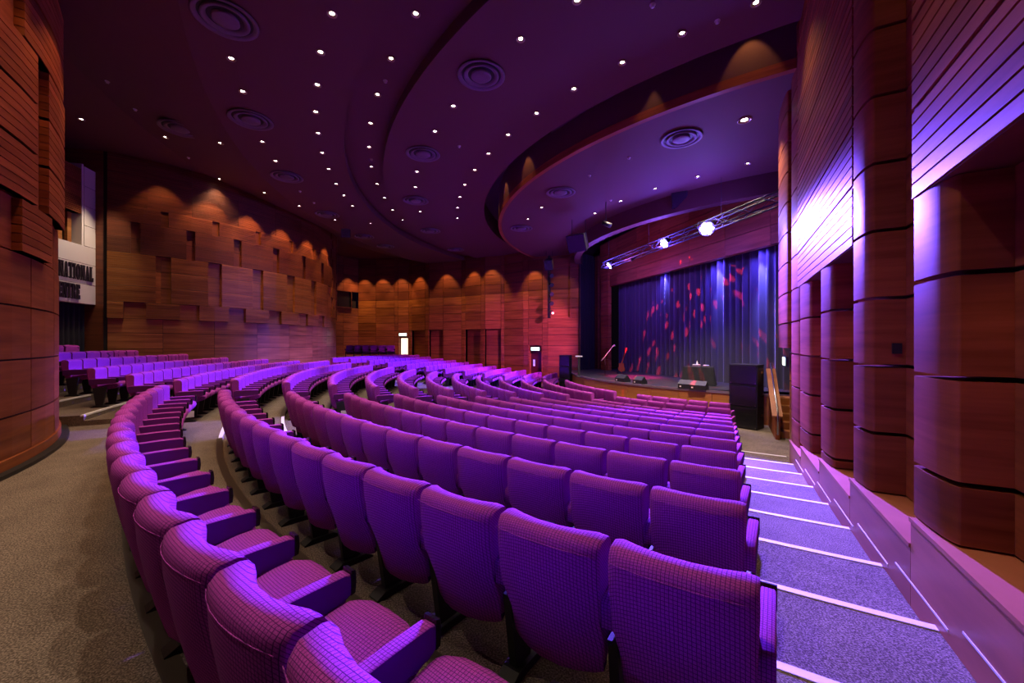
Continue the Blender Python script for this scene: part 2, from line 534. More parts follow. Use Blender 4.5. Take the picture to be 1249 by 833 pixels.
# backing panels of the patterned zone
def backing(z0, z1, mat):
    b = fda(131)
    while b < a_end:
        arc_block(FD, FDR - 0.01, b, b + 0.1495, EZ + z0 + 0.006, EZ + z1 - 0.006, 0.022, mat).build('wood_panel', fdrum); b += 0.15
ZL = (0.87, 1.45, 2.02, 2.60, 3.17)
for z0, z1 in chain(*ZL): backing(z0, z1, 'wood')
small = [(131, 151), (178, 219), (242, 278), (298, 326), (341, 362), (373, 386), (393, 401)]
big = [(131, 190), (208, 253), (269, 306.5), (319, 348), (357, 377), (383, 397)]
fd_row(small, 0.87, 1.45, 0.13, 'wood', 7, 'slatted_panel')
for z0, z1 in chain(*ZL[1:]): fd_row(big, z0, z1, 0.13, 'wood', 8, 'slatted_panel')
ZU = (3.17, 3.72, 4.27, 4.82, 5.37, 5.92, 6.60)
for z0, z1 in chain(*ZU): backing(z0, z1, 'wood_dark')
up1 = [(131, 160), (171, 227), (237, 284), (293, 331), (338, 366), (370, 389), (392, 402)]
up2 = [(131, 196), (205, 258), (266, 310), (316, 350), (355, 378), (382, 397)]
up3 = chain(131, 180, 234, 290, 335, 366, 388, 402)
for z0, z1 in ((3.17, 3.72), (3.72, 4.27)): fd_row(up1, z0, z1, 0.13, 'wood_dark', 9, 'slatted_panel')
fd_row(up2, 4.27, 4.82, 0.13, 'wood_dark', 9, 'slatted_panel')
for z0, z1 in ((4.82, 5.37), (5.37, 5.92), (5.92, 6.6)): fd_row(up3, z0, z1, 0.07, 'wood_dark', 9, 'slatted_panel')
# ribbed blocks round the far end of the drum
b = fda(402) + 0.02
while b < a_end - 0.1:
    for j, (z0, z1) in enumerate(chain(*(ZL[1:] + ZU[1:]))):
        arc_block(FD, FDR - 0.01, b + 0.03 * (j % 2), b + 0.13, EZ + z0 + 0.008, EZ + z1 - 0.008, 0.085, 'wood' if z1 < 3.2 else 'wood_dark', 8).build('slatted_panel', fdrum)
    b += 0.17

# ------------------------------------------------------------------ near drum wall at the left edge
ND = (-14.5, 0.43); NDR = 9.3
def nda(px): return on_circle(px, *ND, NDR)
m = MB()
n0 = nda(0) - R(75); n1 = nda(0) + R(75)
pts = arc_pts(ND, NDR - 0.05, n0, n1, 70)
for i in range(70):
    m.quad((*pts[i], -0.1), (*pts[i + 1], -0.1), (*pts[i + 1], ZC + 0.8), (*pts[i], ZC + 0.8), 'gap', True)
ndrum = m.build('wall_rear_near', kind='structure')
def nd(a, b, z0, z1, depth, mat, name='wood_panel', slats=0):
    arc_block(ND, NDR - 0.04, a + 0.0012, b - 0.0012, EZ + z0 + 0.012, EZ + z1 - 0.012, depth, mat, slats, groove=0.02).build(name, ndrum)
J = [nda(0) - 0.16 * i for i in range(6, 0, -1)] + [nda(-18), nda(38), nda(66)] + [nda(66) + 0.16 * i for i in range(1, 5)]
J = sorted(J)
for z0, z1 in ((-1.5, -0.96), (-0.96, -0.22), (-0.22, 0.5), (0.5, 1.22)):
    for a, b in chain(*J): nd(a, b, z0, z1, 0.04, 'wood_red')
m = arc_block(ND, NDR - 0.03, n0, n1, LEV[1], EZ - 1.49, 0.06, 'wood_red', seg=60); m.build('plinth', ndrum)
m = arc_block(ND, NDR + 0.03, n0, n1, LEV[1], LEV[1] + 0.05, 0.10, 'black', seg=60); m.build('base_rail', ndrum)
rowsz = (1.22, 1.94, 2.66, 3.38, 4.10, 4.82, 5.54, 6.26)
for z0, z1 in chain(*rowsz):       # recessed backing
    for a, b in chain(*J): nd(a, b, z0, z1, 0.03, 'wood_red')
def slat_block(a, b, z0, z1, n):
    h = (z1 - z0) / n
    for i in range(n):
        arc_block(ND, NDR - 0.04, a, b, EZ + z0 + h * i + 0.004, EZ + z0 + h * (i + 1) - 0.010, 0.13 if i % 1 == 0 else 0.12, 'wood_red').build('slat', ndrum)
    arc_block(ND, NDR - 0.04, a + 0.001, b - 0.001, EZ + z0 + 0.004, EZ + z1 - 0.01, 0.115, 'wood_dark').build('slat_backing', ndrum)
slat_block(nda(15), nda(53), 1.22, 1.92, 6)
for z0, z1 in ((1.94, 2.66), (2.66, 3.38), (3.38, 4.10)):
    slat_block(nda(-60), nda(35), z0 + 0.01, z1 - 0.02, 6)
    slat_block(nda(49), nda(49) + 0.13, z0 + 0.01, z1 - 0.02, 6)
for z0, z1 in ((4.10, 4.82), (4.82, 5.54)):
    slat_block(nda(18), nda(18) + 0.20, z0 + 0.01, z1 - 0.02, 6)
    slat_block(nda(18) - 0.30, nda(18) - 0.06, z0 + 0.01, z1 - 0.02, 6)

# ------------------------------------------------------------------ right wall: piers, bays, slatted lintels, ledge
WB = 1.55
m = MB()
m.quad(rw(-3, WB, -1.3), rw(11.6, WB, -1.3), rw(11.6, WB, ZC + 0.8), rw(-3, WB, ZC + 0.8), 'gap')
m.quad(rw(11.6, WB, -1.3), rw(11.6, WB + 6, -1.3), rw(11.6, WB + 6, ZC + 0.8), rw(11.6, WB, ZC + 0.8), 'gap')
rwall = m.build('wall_right', kind='structure')
GP = 0.648
GZ = [1.08 + GP * i for i in range(-6, 9)]
def rpier(t0, t1, z_lo, z_hi, rad=0.16, mat='wood_red', p_front=1.20, p_back=1.53):
    zs = [z_lo] + [g for g in GZ if z_lo + 0.08 < g < z_hi - 0.08] + [z_hi]
    L_ = min(0.80, (t1 - t0) * 0.90); dp = 0.07
    pts = [rw(t1, p_back), rw(t1, p_front + .03), rw(t1 - .03, p_front)]
    for i in range(21):                      # long rounded corner turning back to the entrance side
        a = R(90) * i / 20
        pts.append(rw(t0 + L_ - L_ * math.sin(a), p_front + dp - dp * math.cos(a)))
    pts.append(rw(t0, p_back))
    pts = [(q.x, q.y) for q in pts]
    for z0, z1 in chain(*zs):
        m = MB(); m.prism(pts, EZ + z0 + 0.015, EZ + z1 - 0.018, mat, smooth=False)
        m.build('pier_panel', rwall)
def rback(t0, t1, z_lo, z_hi, mat='wood_red', p=1.52):
    zs = [z_lo] + [g for g in GZ if z_lo + 0.08 < g < z_hi - 0.08] + [z_hi]
    for z0, z1 in chain(*zs):
        o = -WN
        a, b = rw(t0 + 0.004, p), rw(t1 - 0.004, p)
        flat_block((a.x, a.y), (b.x, b.y), EZ + z0 + 0.015, EZ + z1 - 0.018, (o.x, o.y), 0.03, mat).build('recess_panel', rwall)
LZ = 1.05
TOPW = 6.2
ledges = [(-2.5, -0.9, 0.83), (-0.9, 0.7, 0.64 ), (0.7, 2.3, 0.64), (2.3, 3.9, 0.45), (3.9, 5.5, 0.26), (5.5, 7.1, 0.065), (7.1, 8.7, -0.125), (8.7, 10.1, -0.31)]
for t0, t1, zt in ledges:
    z = zt                                   # world height of the ledge top
    m = MB()
    pts = [rw(t0, 1.54), rw(t1, 1.54), rw(t1, 1.165), rw(t0, 1.165)]
    m.prism([(q.x, q.y) for q in pts][::-1], z - 0.03, z, 'wood_ledge')
    m.build('ledge_top', rwall)
    m = MB()
    pts = [rw(t0 + 0.003, 1.30), rw(t1 - 0.003, 1.30), rw(t1 - 0.003, 1.175), rw(t0 + 0.003, 1.175)]
    m.prism([(q.x, q.y) for q in pts][::-1], z - 1.3, z - 0.03, 'wood_ledge')
    m.build('ledge_panel', rwall)
def ledge_z(t):
    for t0, t1, zt in ledges:
        if t0 <= t < t1: return zt
    return -0.31
# piers
for t0, t1, tall in ((-1.3, -0.8, 0), (0.3, 0.8, 0), (1.85, 2.35, 0), (3.45, 3.95, 0), (5.05, 5.50, 1), (6.59, 7.15, 0), (8.20, 8.97, 0)):
    rpier(t0, t1, ledge_z(t0 + 0.3) - EZ, TOPW if tall else LZ)
rpier(9.32, 10.05, -2.7, TOPW); rpier(10.35, 11.55, -0.12, TOPW, rad=0.25, p_front=1.12); rpier(10.35, 11.2, -2.7, -0.12, mat='wood', p_front=1.30)
# recess backs
for t0, t1, top in ((-0.8, 0.3, LZ), (0.8, 1.85, LZ), (2.35, 3.45, LZ), (3.95, 5.05, TOPW), (5.50, 6.59, LZ), (7.15, 8.20, LZ), (8.97, 9.32, TOPW), (10.05, 10.35, TOPW)):
    rback(t0, t1, ledge_z((t0 + t1) / 2) - EZ, top)
# slatted lintels: every slat is a piece of its own
def lintel(t0, t1, zlo, zhi, h=0.108, p=1.20, every=6):
    z = zlo; i = 0
    o = -WN
    a, b = rw(t0, p + 0.03), rw(t1, p + 0.03)
    m = MB()
    flat_block((a.x, a.y), (b.x, b.y), EZ + zlo + 0.002, EZ + zhi, (o.x, o.y), 0.018, 'wood_dark').build('slat_backing', rwall)
    while z < zhi - 0.02:
        g = 0.036 if i % every == every - 1 else 0.017
        a, b = rw(t0 + 0.002, p + 0.03), rw(t1 - 0.002, p + 0.03)
        flat_block((a.x, a.y), (b.x, b.y), EZ + z, EZ + min(z + h - g, zhi), (o.x, o.y), 0.033, 'wood_red').build('slat', rwall)
        z += h; i += 1
    # soffit of the lintel
    q = [rw(t0, p + 0.01), rw(t1, p + 0.01), rw(t1, 1.52), rw(t0, 1.52)]
    m = MB(); m.prism([(v.x, v.y) for v in q], EZ + zlo - 0.012, EZ + zlo - 0.002, 'wood_dark'); m.build('soffit', rwall)
lintel(-2.6, 3.95, LZ, 5.85, 0.108)
lintel(5.52, 7.15, LZ, 5.85, 0.108)
lintel(7.15, 9.22, LZ, 5.85, 0.108)
# switch plate on the recess side near the second pier
m = MB(); q = [rw(5.05, 1.39), rw(5.05, 1.46), rw(5.035, 1.46), rw(5.035, 1.39)]
m.prism([(v.x, v.y) for v in q], EZ - 0.10, EZ - 0.0, 'black'); m.build('switch_plate', rwall)
# low marker strips along the ledge
for i in range(7):
    t = 2.75 + i * 1.01
    z = LEV[min(3 + i - 1, 13)]
    m = MB(); q = [rw(t - 0.42, 1.170), rw(t + 0.42, 1.170), rw(t + 0.42, 1.176), rw(t - 0.42, 1.176)]
    m.prism([(v.x, v.y) for v in q][::-1], z + 0.075, z + 0.088, 'white_paint'); m.build('marker_strip', rwall)

# ------------------------------------------------------------------ far side wall
FW = [(405, 29.6), (437, 31.5), (498.6, 30.9), (523, 29.5), (562.7, 28.55), (591, 27.26), (615, 26.8), (638, 25.7), (668, 24.8), (708, 24.0)]
FP = [Vector(((px - CX) / F_PX * d, d)) for px, d in FW]
m = MB()
for a, b in chain(*FP):
    n_ = Vector((b.y - a.y, a.x - b.x)).normalized()
    if n_.dot(-a) < 0: n_ = -n_
    a2 = a - n_ * 0.3; b2 = b - n_ * 0.3
    m.quad((a2.x, a2.y, -1.4), (b2.x, b2.y, -1.4), (b2.x, b2.y, ZC + 0.9), (a2.x, a2.y, ZC + 0.9), 'gap')
fwall = m.build('wall_far', kind='structure')
GF = [-2.75, -2.10, -1.45, -0.8, -0.15, 0.50, 0.95, 1.55, 2.13, 2.72, 3.31, 3.95, 4.6, 5.25, 5.9, 6.6]
def fpoint(px):
    for (x0, d0), (x1, d1), a, b in zip(FW[:-1], FW[1:], FP[:-1], FP[1:]):
        if x0 <= px <= x1 + 1e-6:
            mm = (px - CX) / F_PX                   # intersect the view column with the wall segment
            den = (b.x - a.x) - mm * (b.y - a.y)
            t = (mm * a.y - a.x) / den
            return a + (b - a) * t, (b - a).normalized()
def fpanel(px0, px1, z0, z1, mat, recess=0.0, name='wood_panel', depth=0.05):
    a, d = fpoint(px0 + 0.05); b, _ = fpoint(px1 - 0.05)
    d = (b - a).normalized()
    n_ = Vector((d.y, -d.x))
    if n_.dot(-a) < 0: n_ = -n_
    a = a - n_ * (recess + depth) + d * 0.008; b = b - n_ * (recess + depth) - d * 0.008
    flat_block((a.x, a.y), (b.x, b.y), EZ + z0 + 0.012, EZ + z1 - 0.012, (n_.x, n_.y), depth, mat).build(name, fwall)
cols = [405, 420, 437, 458.5, 481, 498.6, 501, 519, 541.5, 562.7, 566, 588.5, 612.5, 633, 638, 643, 662, 668]
cols = sorted(set(cols + [523, 591, 615]))
bays = [(502, 518.5), (523.5, 540.5), (567.5, 586.5), (591.5, 611)]
doors = [(485.5, 498.4), (644.5, 661.5)]
def in_any(x, L): return any(a - 0.3 <= x <= b + 0.3 for a, b in L)
colsF = [405, 419, 437, 458.5, 481, 485.5, 498.4, 502, 518.5, 523.5, 540.5, 562.7, 567.5, 586.5, 591.5, 611, 615, 638, 644.5, 661.5, 668]
for z0, z1 in chain(*GF):
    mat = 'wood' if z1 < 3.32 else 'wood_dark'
    for c0, c1 in chain(*colsF):
        mid = (c0 + c1) / 2
        if in_any(mid, doors) and z1 < (0.52 if mid < 560 else -0.10): continue
        rec = 0.22 if (in_any(mid, bays) and z1 < 0.96) else 0.0
        if mid < 437 and c0 < 436 and 2.7 < z0 < 3.9 and mid < 432: continue
        for s0, s1 in ((c0, c1),):
            # split where the wall turns a corner
            cuts = [s0] + [x for x, _ in FW if s0 + 0.4 < x < s1 - 0.4] + [s1]
            for u0, u1 in chain(*cuts): fpanel(u0, u1, z0, z1, mat, rec)
# the dark projection-room window high in the corner
a, _ = fpoint(409); b, _ = fpoint(429)
m = MB()
for (x0, x1, z0, z1) in ((0, 1, 2.68, 2.74), (0, 1, 3.92, 3.98), (0, 0.03, 2.7, 3.95), (0.97, 1, 2.7, 3.95)):
    p, q = a + (b - a) * x0, a + (b - a) * x1
    m.hexa([(p.x, p.y, EZ + z0), (q.x, q.y, EZ + z0), (q.x + .05, q.y - .1, EZ + z0), (p.x + .05, p.y - .1, EZ + z0),
            (p.x, p.y, EZ + z1), (q.x, q.y, EZ + z1), (q.x + .05, q.y - .1, EZ + z1), (p.x + .05, p.y - .1, EZ + z1)], 'wood_dark')
win = m.build('window_1', kind='structure')
m = MB(); m.quad((a.x, a.y + .1, EZ + 2.7), (b.x, b.y + .1, EZ + 2.7), (b.x, b.y + .1, EZ + 3.95), (a.x, a.y + .1, EZ + 3.95), 'black_gloss'); m.build('pane', win)
# doors with exit signs
def fdoor(name, px0, px1, z0, z1, leafmat, lit):
    a, _ = fpoint(px0); b, _ = fpoint(px1)
    d = (b - a).normalized(); n_ = Vector((d.y, -d.x))
    if n_.dot(-a) < 0: n_ = -n_
    m = MB()
    def bx(u0, u1, y0, y1, z0_, z1_, mat):
        pts = [a + d * u0 + n_ * y0, a + d * u1 + n_ * y0, a + d * u1 + n_ * y1, a + d * u0 + n_ * y1]
        m.prism([(p.x, p.y) for p in pts], z0_, z1_, mat)
    L = (b - a).length
    bx(0, 0.09, -0.25, 0.02, EZ + z0, EZ + z1 + 0.45, 'wood'); bx(L - 0.05, L, -0.25, 0.02, EZ + z0, EZ + z1 + 0.45, 'wood')
    bx(0.09, L - 0.05, -0.25, -0.10, EZ + z1, EZ + z1 + 0.45, 'wood_dark')
    dr = m.build(name, kind='structure')
    m = MB(); bx(0.09 + (0.08 if lit else 0), L - 0.05, -0.25, -0.20, EZ + z0, EZ + z1, leafmat); m.build('door_leaf', dr)
    if lit:
        m = MB(); bx(0.09, 0.17, -0.24, -0.19, EZ + z0, EZ + z1, 'wood_dark'); m.build('door_edge', dr)
    else:
        m = MB(); bx(0.25, 0.37, -0.20, -0.185, EZ + z0 + 1.2, EZ + z0 + 1.6, 'screen'); m.build('vision_panel', dr)
    return a, b, d, n_
def exit_sign(c, d, n_, z, wdt, h, label):
    o = empty('exit_sign', (c.x, c.y, z), label=label, cat='exit sign')
    def bx(m, u0, u1, y0, y1, z0, z1, mat):
        pts = [d * u0 + n_ * y0, d * u1 + n_ * y0, d * u1 + n_ * y1, d * u0 + n_ * y1]
        m.prism([(p.x, p.y) for p in pts], z0, z1, mat)
    m = MB(); bx(m, -wdt / 2 - .02, wdt / 2 + .02, -0.06, 0.0, -h / 2 - .02, h / 2 + .02, 'black'); m.build('housing', o)
    m = MB(); bx(m, -wdt / 2, wdt / 2, 0.0, 0.012, -h / 2, h / 2, 'exit_glow'); m.build('lit_face', o)
a, b, d, n_ = fdoor('door_1', 485.5, 498.4, -1.6, 0.38, 'door_glow', True)
c = a + (b - a) * 0.45
exit_sign(c, d, n_, EZ + 0.66, 0.60, 0.20, 'green-white lit exit sign above the bright open doorway')
a, b, d, n_ = fdoor('door_2', 644.5, 661.5, -2.65, -0.55, 'door_red', False)
c = a + (b - a) * 0.5
exit_sign(c, d, n_, EZ - 0.36, 0.58, 0.2, 'green-white lit exit sign above the dark red door near the stage')
# no lamp behind the open doorway; its light is the glowing leaf
# niche beside the stage: recessed tall opening with a balcony ledge
na, _ = fpoint(668); nb, _ = fpoint(707.5)
d = (nb - na).normalized(); n_ = Vector((d.y, -d.x))
if n_.dot(-na) < 0: n_ = -n_
L = (nb - na).length
def nbx(u0, u1, y0, y1, z0, z1, mat, name):
    m = MB()
    pts = [na + d * u0 + n_ * y0, na + d * u1 + n_ * y0, na + d * u1 + n_ * y1, na + d * u0 + n_ * y1]
    m.prism([(p.x, p.y) for p in pts], EZ + z0, EZ + z1, mat); return m.build(name, fwall)
for z0, z1 in chain(*[z for z in GF if z <= 1.6]): nbx(0.01, L, -0.06, 0, z0 + .012, z1 - .012, 'wood', 'wood_panel')
for z0, z1 in chain(*[z for z in GF if z >= 1.55]):
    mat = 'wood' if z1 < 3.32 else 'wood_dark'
    nbx(L * 0.72, L, -0.06, 0, z0 + .012, z1 - .012, mat, 'wood_panel')
    nbx(0.12, L * 0.71, -0.28, -0.22, z0 + .012, z1 - .012, mat, 'wood_panel')
    nbx(L * 0.70, L * 0.72, -0.22, -0.0, z0 + .012, z1 - .012, mat, 'wood_panel')
nbx(0.0, 0.12, -0.28, 0.0, 1.55, 6.5, 'black', 'dark_reveal')

# ------------------------------------------------------------------ rear centre: sign wall between the drums
SW = 26.49
def sw(u, off=0.0):               # u across towards far side, off towards the stage
    q = C + AX * (SW - off) + UX * u
    return q
o_ = -AX
def swbox(u0, u1, off0, off1, z0, z1, mat, name, parent):
    m = MB()
    pts = [sw(u0, off0), sw(u1, off0), sw(u1, off1), sw(u0, off1)]
    m.prism([(p.x, p.y) for p in pts], EZ + z0, EZ + z1, mat)
    return m.build(name, parent)
m = MB()
pts = [sw(-3.2, -1.6), sw(3.2, -1.6)]
m.quad((pts[0].x, pts[0].y, 0), (pts[1].x, pts[1].y, 0), (pts[1].x, pts[1].y, ZC + .8), (pts[0].x, pts[0].y, ZC + .8), 'gap')
bwall = m.build('wall_back', kind='structure')
# white fascia that carries the lettering, in courses
courses = [(1.30, 1.95), (1.95, 2.62), (2.62, 3.22)]
for z0, z1 in courses: swbox(-2.15, 2.06, -0.25, 0.0, z0 + .008, z1 - .008, 'white_panel', 'white_course', bwall)
zz = [3.22, 3.9, 4.55, 5.2, 5.85]
for z0, z1 in chain(*zz):
    for u0, u1 in ((1.10, 2.06), (-2.15, -1.10)):
        swbox(u0, u1, -0.4, 0.0, z0 + .008, z1 - .008, 'white_panel', 'white_course', bwall)
# timber slat box above the gallery opening
h = 0.062; z = 4.25
while z < 5.72:
    swbox(-1.08, 1.06, -0.3, -0.03, z, z + h - 0.016, 'wood_red', 'slat', bwall); z += h
swbox(-1.08, 1.06, -0.31, -0.06, 4.25, 5.72, 'wood_dark', 'slat_backing', bwall)
for u in (-0.7, -0.35, 0.05, 0.42, 0.78):
    swbox(u, u + 0.16, -0.34, -0.24, 3.2, 4.25, 'wood', 'gallery_mullion', bwall)
swbox(-1.1, 1.1, -0.5, -0.38, 3.2, 4.25, 'gap', 'gallery_back', bwall)
swbox(1.02, 1.10, -0.38, -0.02, 3.2, 5.9, 'white_panel', 'reveal', bwall)
swbox(2.02, 2.5, -0.9, -0.4, -1.2, 6.4, 'wood_dark', 'reveal', bwall)
# lettering, serif capitals drawn as polygons
def poly_letter(ch):
    t, k, s = 0.24, 0.07, 0.08      # thick stem, thin stroke, serif height
    B = lambda x0, x1, y0, y1: [(x0, y0), (x1, y0), (x1, y1), (x0, y1)]
    if ch == 'I': return 0.44, [B(.10, .34, 0, 1), B(0, .44, 0, s), B(0, .44, 1 - s, 1)]
    if ch == 'N': return 0.82, [B(.09, .09 + k, 0, 1), B(.68, .68 + k, 0, 1), [(.06, 1), (.30, 1), (.75, 0), (.60, 0)], B(0, .25, 0, s), B(0, .25, 1 - s, 1), B(.58, .82, 1 - s, 1)]
    if ch == 'A': return 0.80, [[(.09, 0), (.16, 0), (.42, 1), (.36, 1)], [(.46, 0), (.72, 0), (.46, 1), (.36, 1)], B(.2, .55, .28, .35), B(0, .26, 0, s), B(.40, .80, 0, s)]
    if ch == 'T': return 0.72, [B(.24, .48, 0, 1), B(0, .72, 1 - s, 1), B(.14, .58, 0, s), B(0, .06, .72, 1), B(.66, .72, .72, 1)]
    if ch == 'L': return 0.66, [B(.08, .32, 0, 1), B(0, .42, 1 - s, 1), B(0, .66, 0, s), B(.59, .66, 0, .28)]
    if ch == 'E': return 0.66, [B(.08, .32, 0, 1), B(0, .66, 0, s), B(0, .64, 1 - s, 1), B(.3, .52, .46, .54), B(.59, .66, 0, .28), B(.57, .64, .72, 1), B(.46, .52, .36, .64)]
    if ch == 'R':
        r_ = [B(.08, .32, 0, 1), B(0, .42, 0, s), B(0, .4, 1 - s, 1), [(.38, .48), (.60, .48), (.82, 0), (.58, 0)]]
        n = 10
        for i in range(n):
            a0, a1 = -PI / 2 + PI * i / n, -PI / 2 + PI * (i + 1) / n
            r_.append([(.34 + .20 * math.cos(a0), .73 + .20 * math.sin(a0)), (.34 + .38 * math.cos(a0), .73 + .27 * math.sin(a0)),
                       (.34 + .38 * math.cos(a1), .73 + .27 * math.sin(a1)), (.34 + .20 * math.cos(a1), .73 + .20 * math.sin(a1))])
        return 0.82, r_
    n = 24; r_ = []
    lo, hi = (0, 2 * PI) if ch == 'O' else (R(40), R(320))
    for i in range(n):
        a0, a1 = lo + (hi - lo) * i / n, lo + (hi - lo) * (i + 1) / n
        f = lambda a, rx, ry: (.38 + rx * math.cos(a), .5 + ry * math.sin(a))
        r_.append([f(a0, .17, .44), f(a0, .38, .51), f(a1, .38, .51), f(a1, .17, .44)])
    return 0.76, r_
sign = empty('lettering_sign', (*sw(0, 0), EZ + 2.0), label='dark serif capital lettering fixed on the white rear wall fascia', cat='sign')
def write(text, u_right, z, hgt, gap=0.16, sx=0.62):
    x = 0
    items = []
    for ch in text:
        wd, polys = poly_letter(ch)
        items.append((x, polys)); x += wd + gap
    total = (x - gap) * hgt * sx
    base = sw(0, 0)
    for x0, polys in items:
        m = MB()
        for p in polys:
            n0 = len(m.v); kk = len(p)
            for off in (0.012, 0.05):
                for (px_, py_) in p:
                    u = u_right - total + (x0 + px_) * hgt * sx
                    q = sw(u, off)
                    m.v.append((q.x - base.x, q.y - base.y, z - 2.0 + py_ * hgt))
            m.face(tuple(n0 + i for i in range(kk)), 'letter')
            m.face(tuple(n0 + kk + i for i in reversed(range(kk))), 'letter')
            for i in range(kk):
                j = (i + 1) % kk
                m.face((n0 + i, n0 + j, n0 + kk + j, n0 + kk + i), 'letter')
        m.build('letter', sign)
write('INTERNATIONAL', 1.42, 2.06, 0.50, gap=0.14, sx=0.40)
write('CENTRE', 0.86, 1.42, 0.48, gap=0.14, sx=0.40)
# black entrance drape below the lettering
def drape(name, p0, p1, z0, z1, mat, amp=0.06, wave=0.22, seed=1, seg=6, **kw):
    rnd = random.Random(seed)
    p0 = Vector(p0); p1 = Vector(p1)
    L = (p1 - p0).length; d = (p1 - p0) / L; nn = Vector((d.y, -d.x))
    n = int(L / wave * seg)
    ph = 0; m = MB(); pts = []
    for i in range(n + 1):
        ph += 2 * PI / seg * rnd.uniform(0.55, 1.45)
        pts.append(p0 + d * (L * i / n) + nn * (amp * math.sin(ph) * rnd.uniform(0.7, 1.1)))
    rings = [[(p.x, p.y, z0) for p in pts], [(p.x, p.y, (z0 + z1) / 2) for p in pts], [(p.x, p.y, z1) for p in pts]]
    k = len(pts)
    for r_ in rings: m.v += r_
    for b in range(2):
        for i in range(k - 1):
            m.face((b * k + i, b * k + i + 1, (b + 1) * k + i + 1, (b + 1) * k + i), mat, True)
    return m.build(name, **kw)
drape('entrance_curtain', sw(-2.1, -0.3), sw(2.05, -0.3), LEV[-4], EZ + 1.34, 'black_cloth', seed=3,
      label='black pleated entrance curtain hanging below the white lettered fascia', cat='curtain')

# ------------------------------------------------------------------ stage
ZST = EZ - 1.60
AR = 10.06
m = MB()
n = 90
aps = [(K.x + AR * math.cos(R(166 + 114 * i / n)), K.y + AR * math.sin(R(166 + 114 * i / n))) for i in range(n + 1)]
back = [(14.5, 8.0), (18, 30), (6.2, 26.0), (4.4, 24.4)]
m.prism(aps + back, ZST - 0.05, ZST, 'stage_floor')
# front rounding strip
stage = m.build('stage', label='raised dark stage floor with a curved orange wood front', cat='stage')
m = MB(); rings = []
for i in range(n + 1):
    a = R(166 + 114 * i / n)
    rings.append([(K.x + (AR + o) * math.cos(a), K.y + (AR + o) * math.sin(a), ZST + z) for o, z in ((-0.04, 0.006), (0.03, 0.006), (0.03, -0.07), (-0.04, -0.07))])
m.loft(rings, 'vent_paint', smooth=False); m.build('stage_edge', stage)
for i in range(18):
    a0, a1 = R(166 + 114 * i / 18) + 0.0006, R(166 + 114 * (i + 1) / 18) - 0.0006
    arc_block(K, AR - 0.03, a0, a1, FRONT, ZST - 0.07, 0.03, 'wood_stage', seg=6).build('front_panel', stage)

# main curtain and proscenium header
CL, CR = Vector((5.73, 23.50)), Vector((8.76, 13.16))
cd = (CR - CL).normalized(); cn = Vector((cd.y, -cd.x))
if cn.dot(-CL) < 0: cn = -cn
c0 = CL - cd * 0.15 - cn * 0.75; c1 = CR + cd * 5.0 - cn * 0.75
drape('stage_curtain', c0, c1, ZST, EZ + 4.2, 'curtain', amp=0.11, wave=0.34, seed=11, seg=7,
      label='dark pleated stage curtain lit blue with red light flecks', cat='curtain')
m = MB()
hb0 = CL - cd * 1.2; hb1 = CR + cd * 5.5
m.quad((hb0.x - cn.x * .3, hb0.y - cn.y * .3, EZ + 3.3), (hb1.x - cn.x * .3, hb1.y - cn.y * .3, EZ + 3.3), (hb1.x - cn.x * .3, hb1.y - cn.y * .3, EZ + 6.4), (hb0.x - cn.x * .3, hb0.y - cn.y * .3, EZ + 6.4), 'gap')
header = m.build('wall_stage', kind='structure')
Lh = (hb1 - hb0).length; nh = 9
for z0, z1 in ((3.3, 3.95), (3.95, 4.6), (4.6, 5.25), (5.25, 6.0)):
    for i in range(nh):
        a = hb0 + cd * (Lh * i / nh + 0.006); b = hb0 + cd * (Lh * (i + 1) / nh - 0.006)
        a = a - cn * 0.25; b = b - cn * 0.25
        flat_block((a.x, a.y), (b.x, b.y), EZ + z0 + .01, EZ + z1 - .01, (cn.x, cn.y), 0.25, 'wood_red').build('header_panel', header)
# left jamb in wood, dark reveal beside it
def jbx(u0, u1, y0, y1, z0, z1, mat, name):
    m = MB(); pts = [CL + cd * u0 + cn * y0, CL + cd * u1 + cn * y0, CL + cd * u1 + cn * y1, CL + cd * u0 + cn * y1]
    m.prism([(p.x, p.y) for p in pts], EZ + z0, EZ + z1, mat); return m.build(name, header)
zj = [-1.6, -0.95, -0.3, 0.35, 1.0, 1.65, 2.3, 3.0, 3.65, 4.3]
for z0, z1 in chain(*zj): jbx(-0.85, -0.02, -0.1, 0.12, z0 + .01, z1 - .01, 'wood_red', 'jamb_panel')
jbx(-1.5, -0.85, -0.2, -0.1, -1.6, 5.4, 'wood_dark', 'dark_reveal')
jbx(-1.75, -1.35, -0.1, 0.05, -1.6, 5.4, 'wood_dark', 'jamb_leg')
jbx(-3.6, -1.5, -0.3, -0.2, -1.6, 5.6, 'black', 'dark_reveal')
drape('side_drape', Vector((3.95, 23.9)), Vector((5.2, 25.2)), ZST, EZ + 5.4, 'black_cloth', amp=0.08, wave=0.3, seed=5,
      label='black side drape between far wood wall and stage opening', cat='curtain')

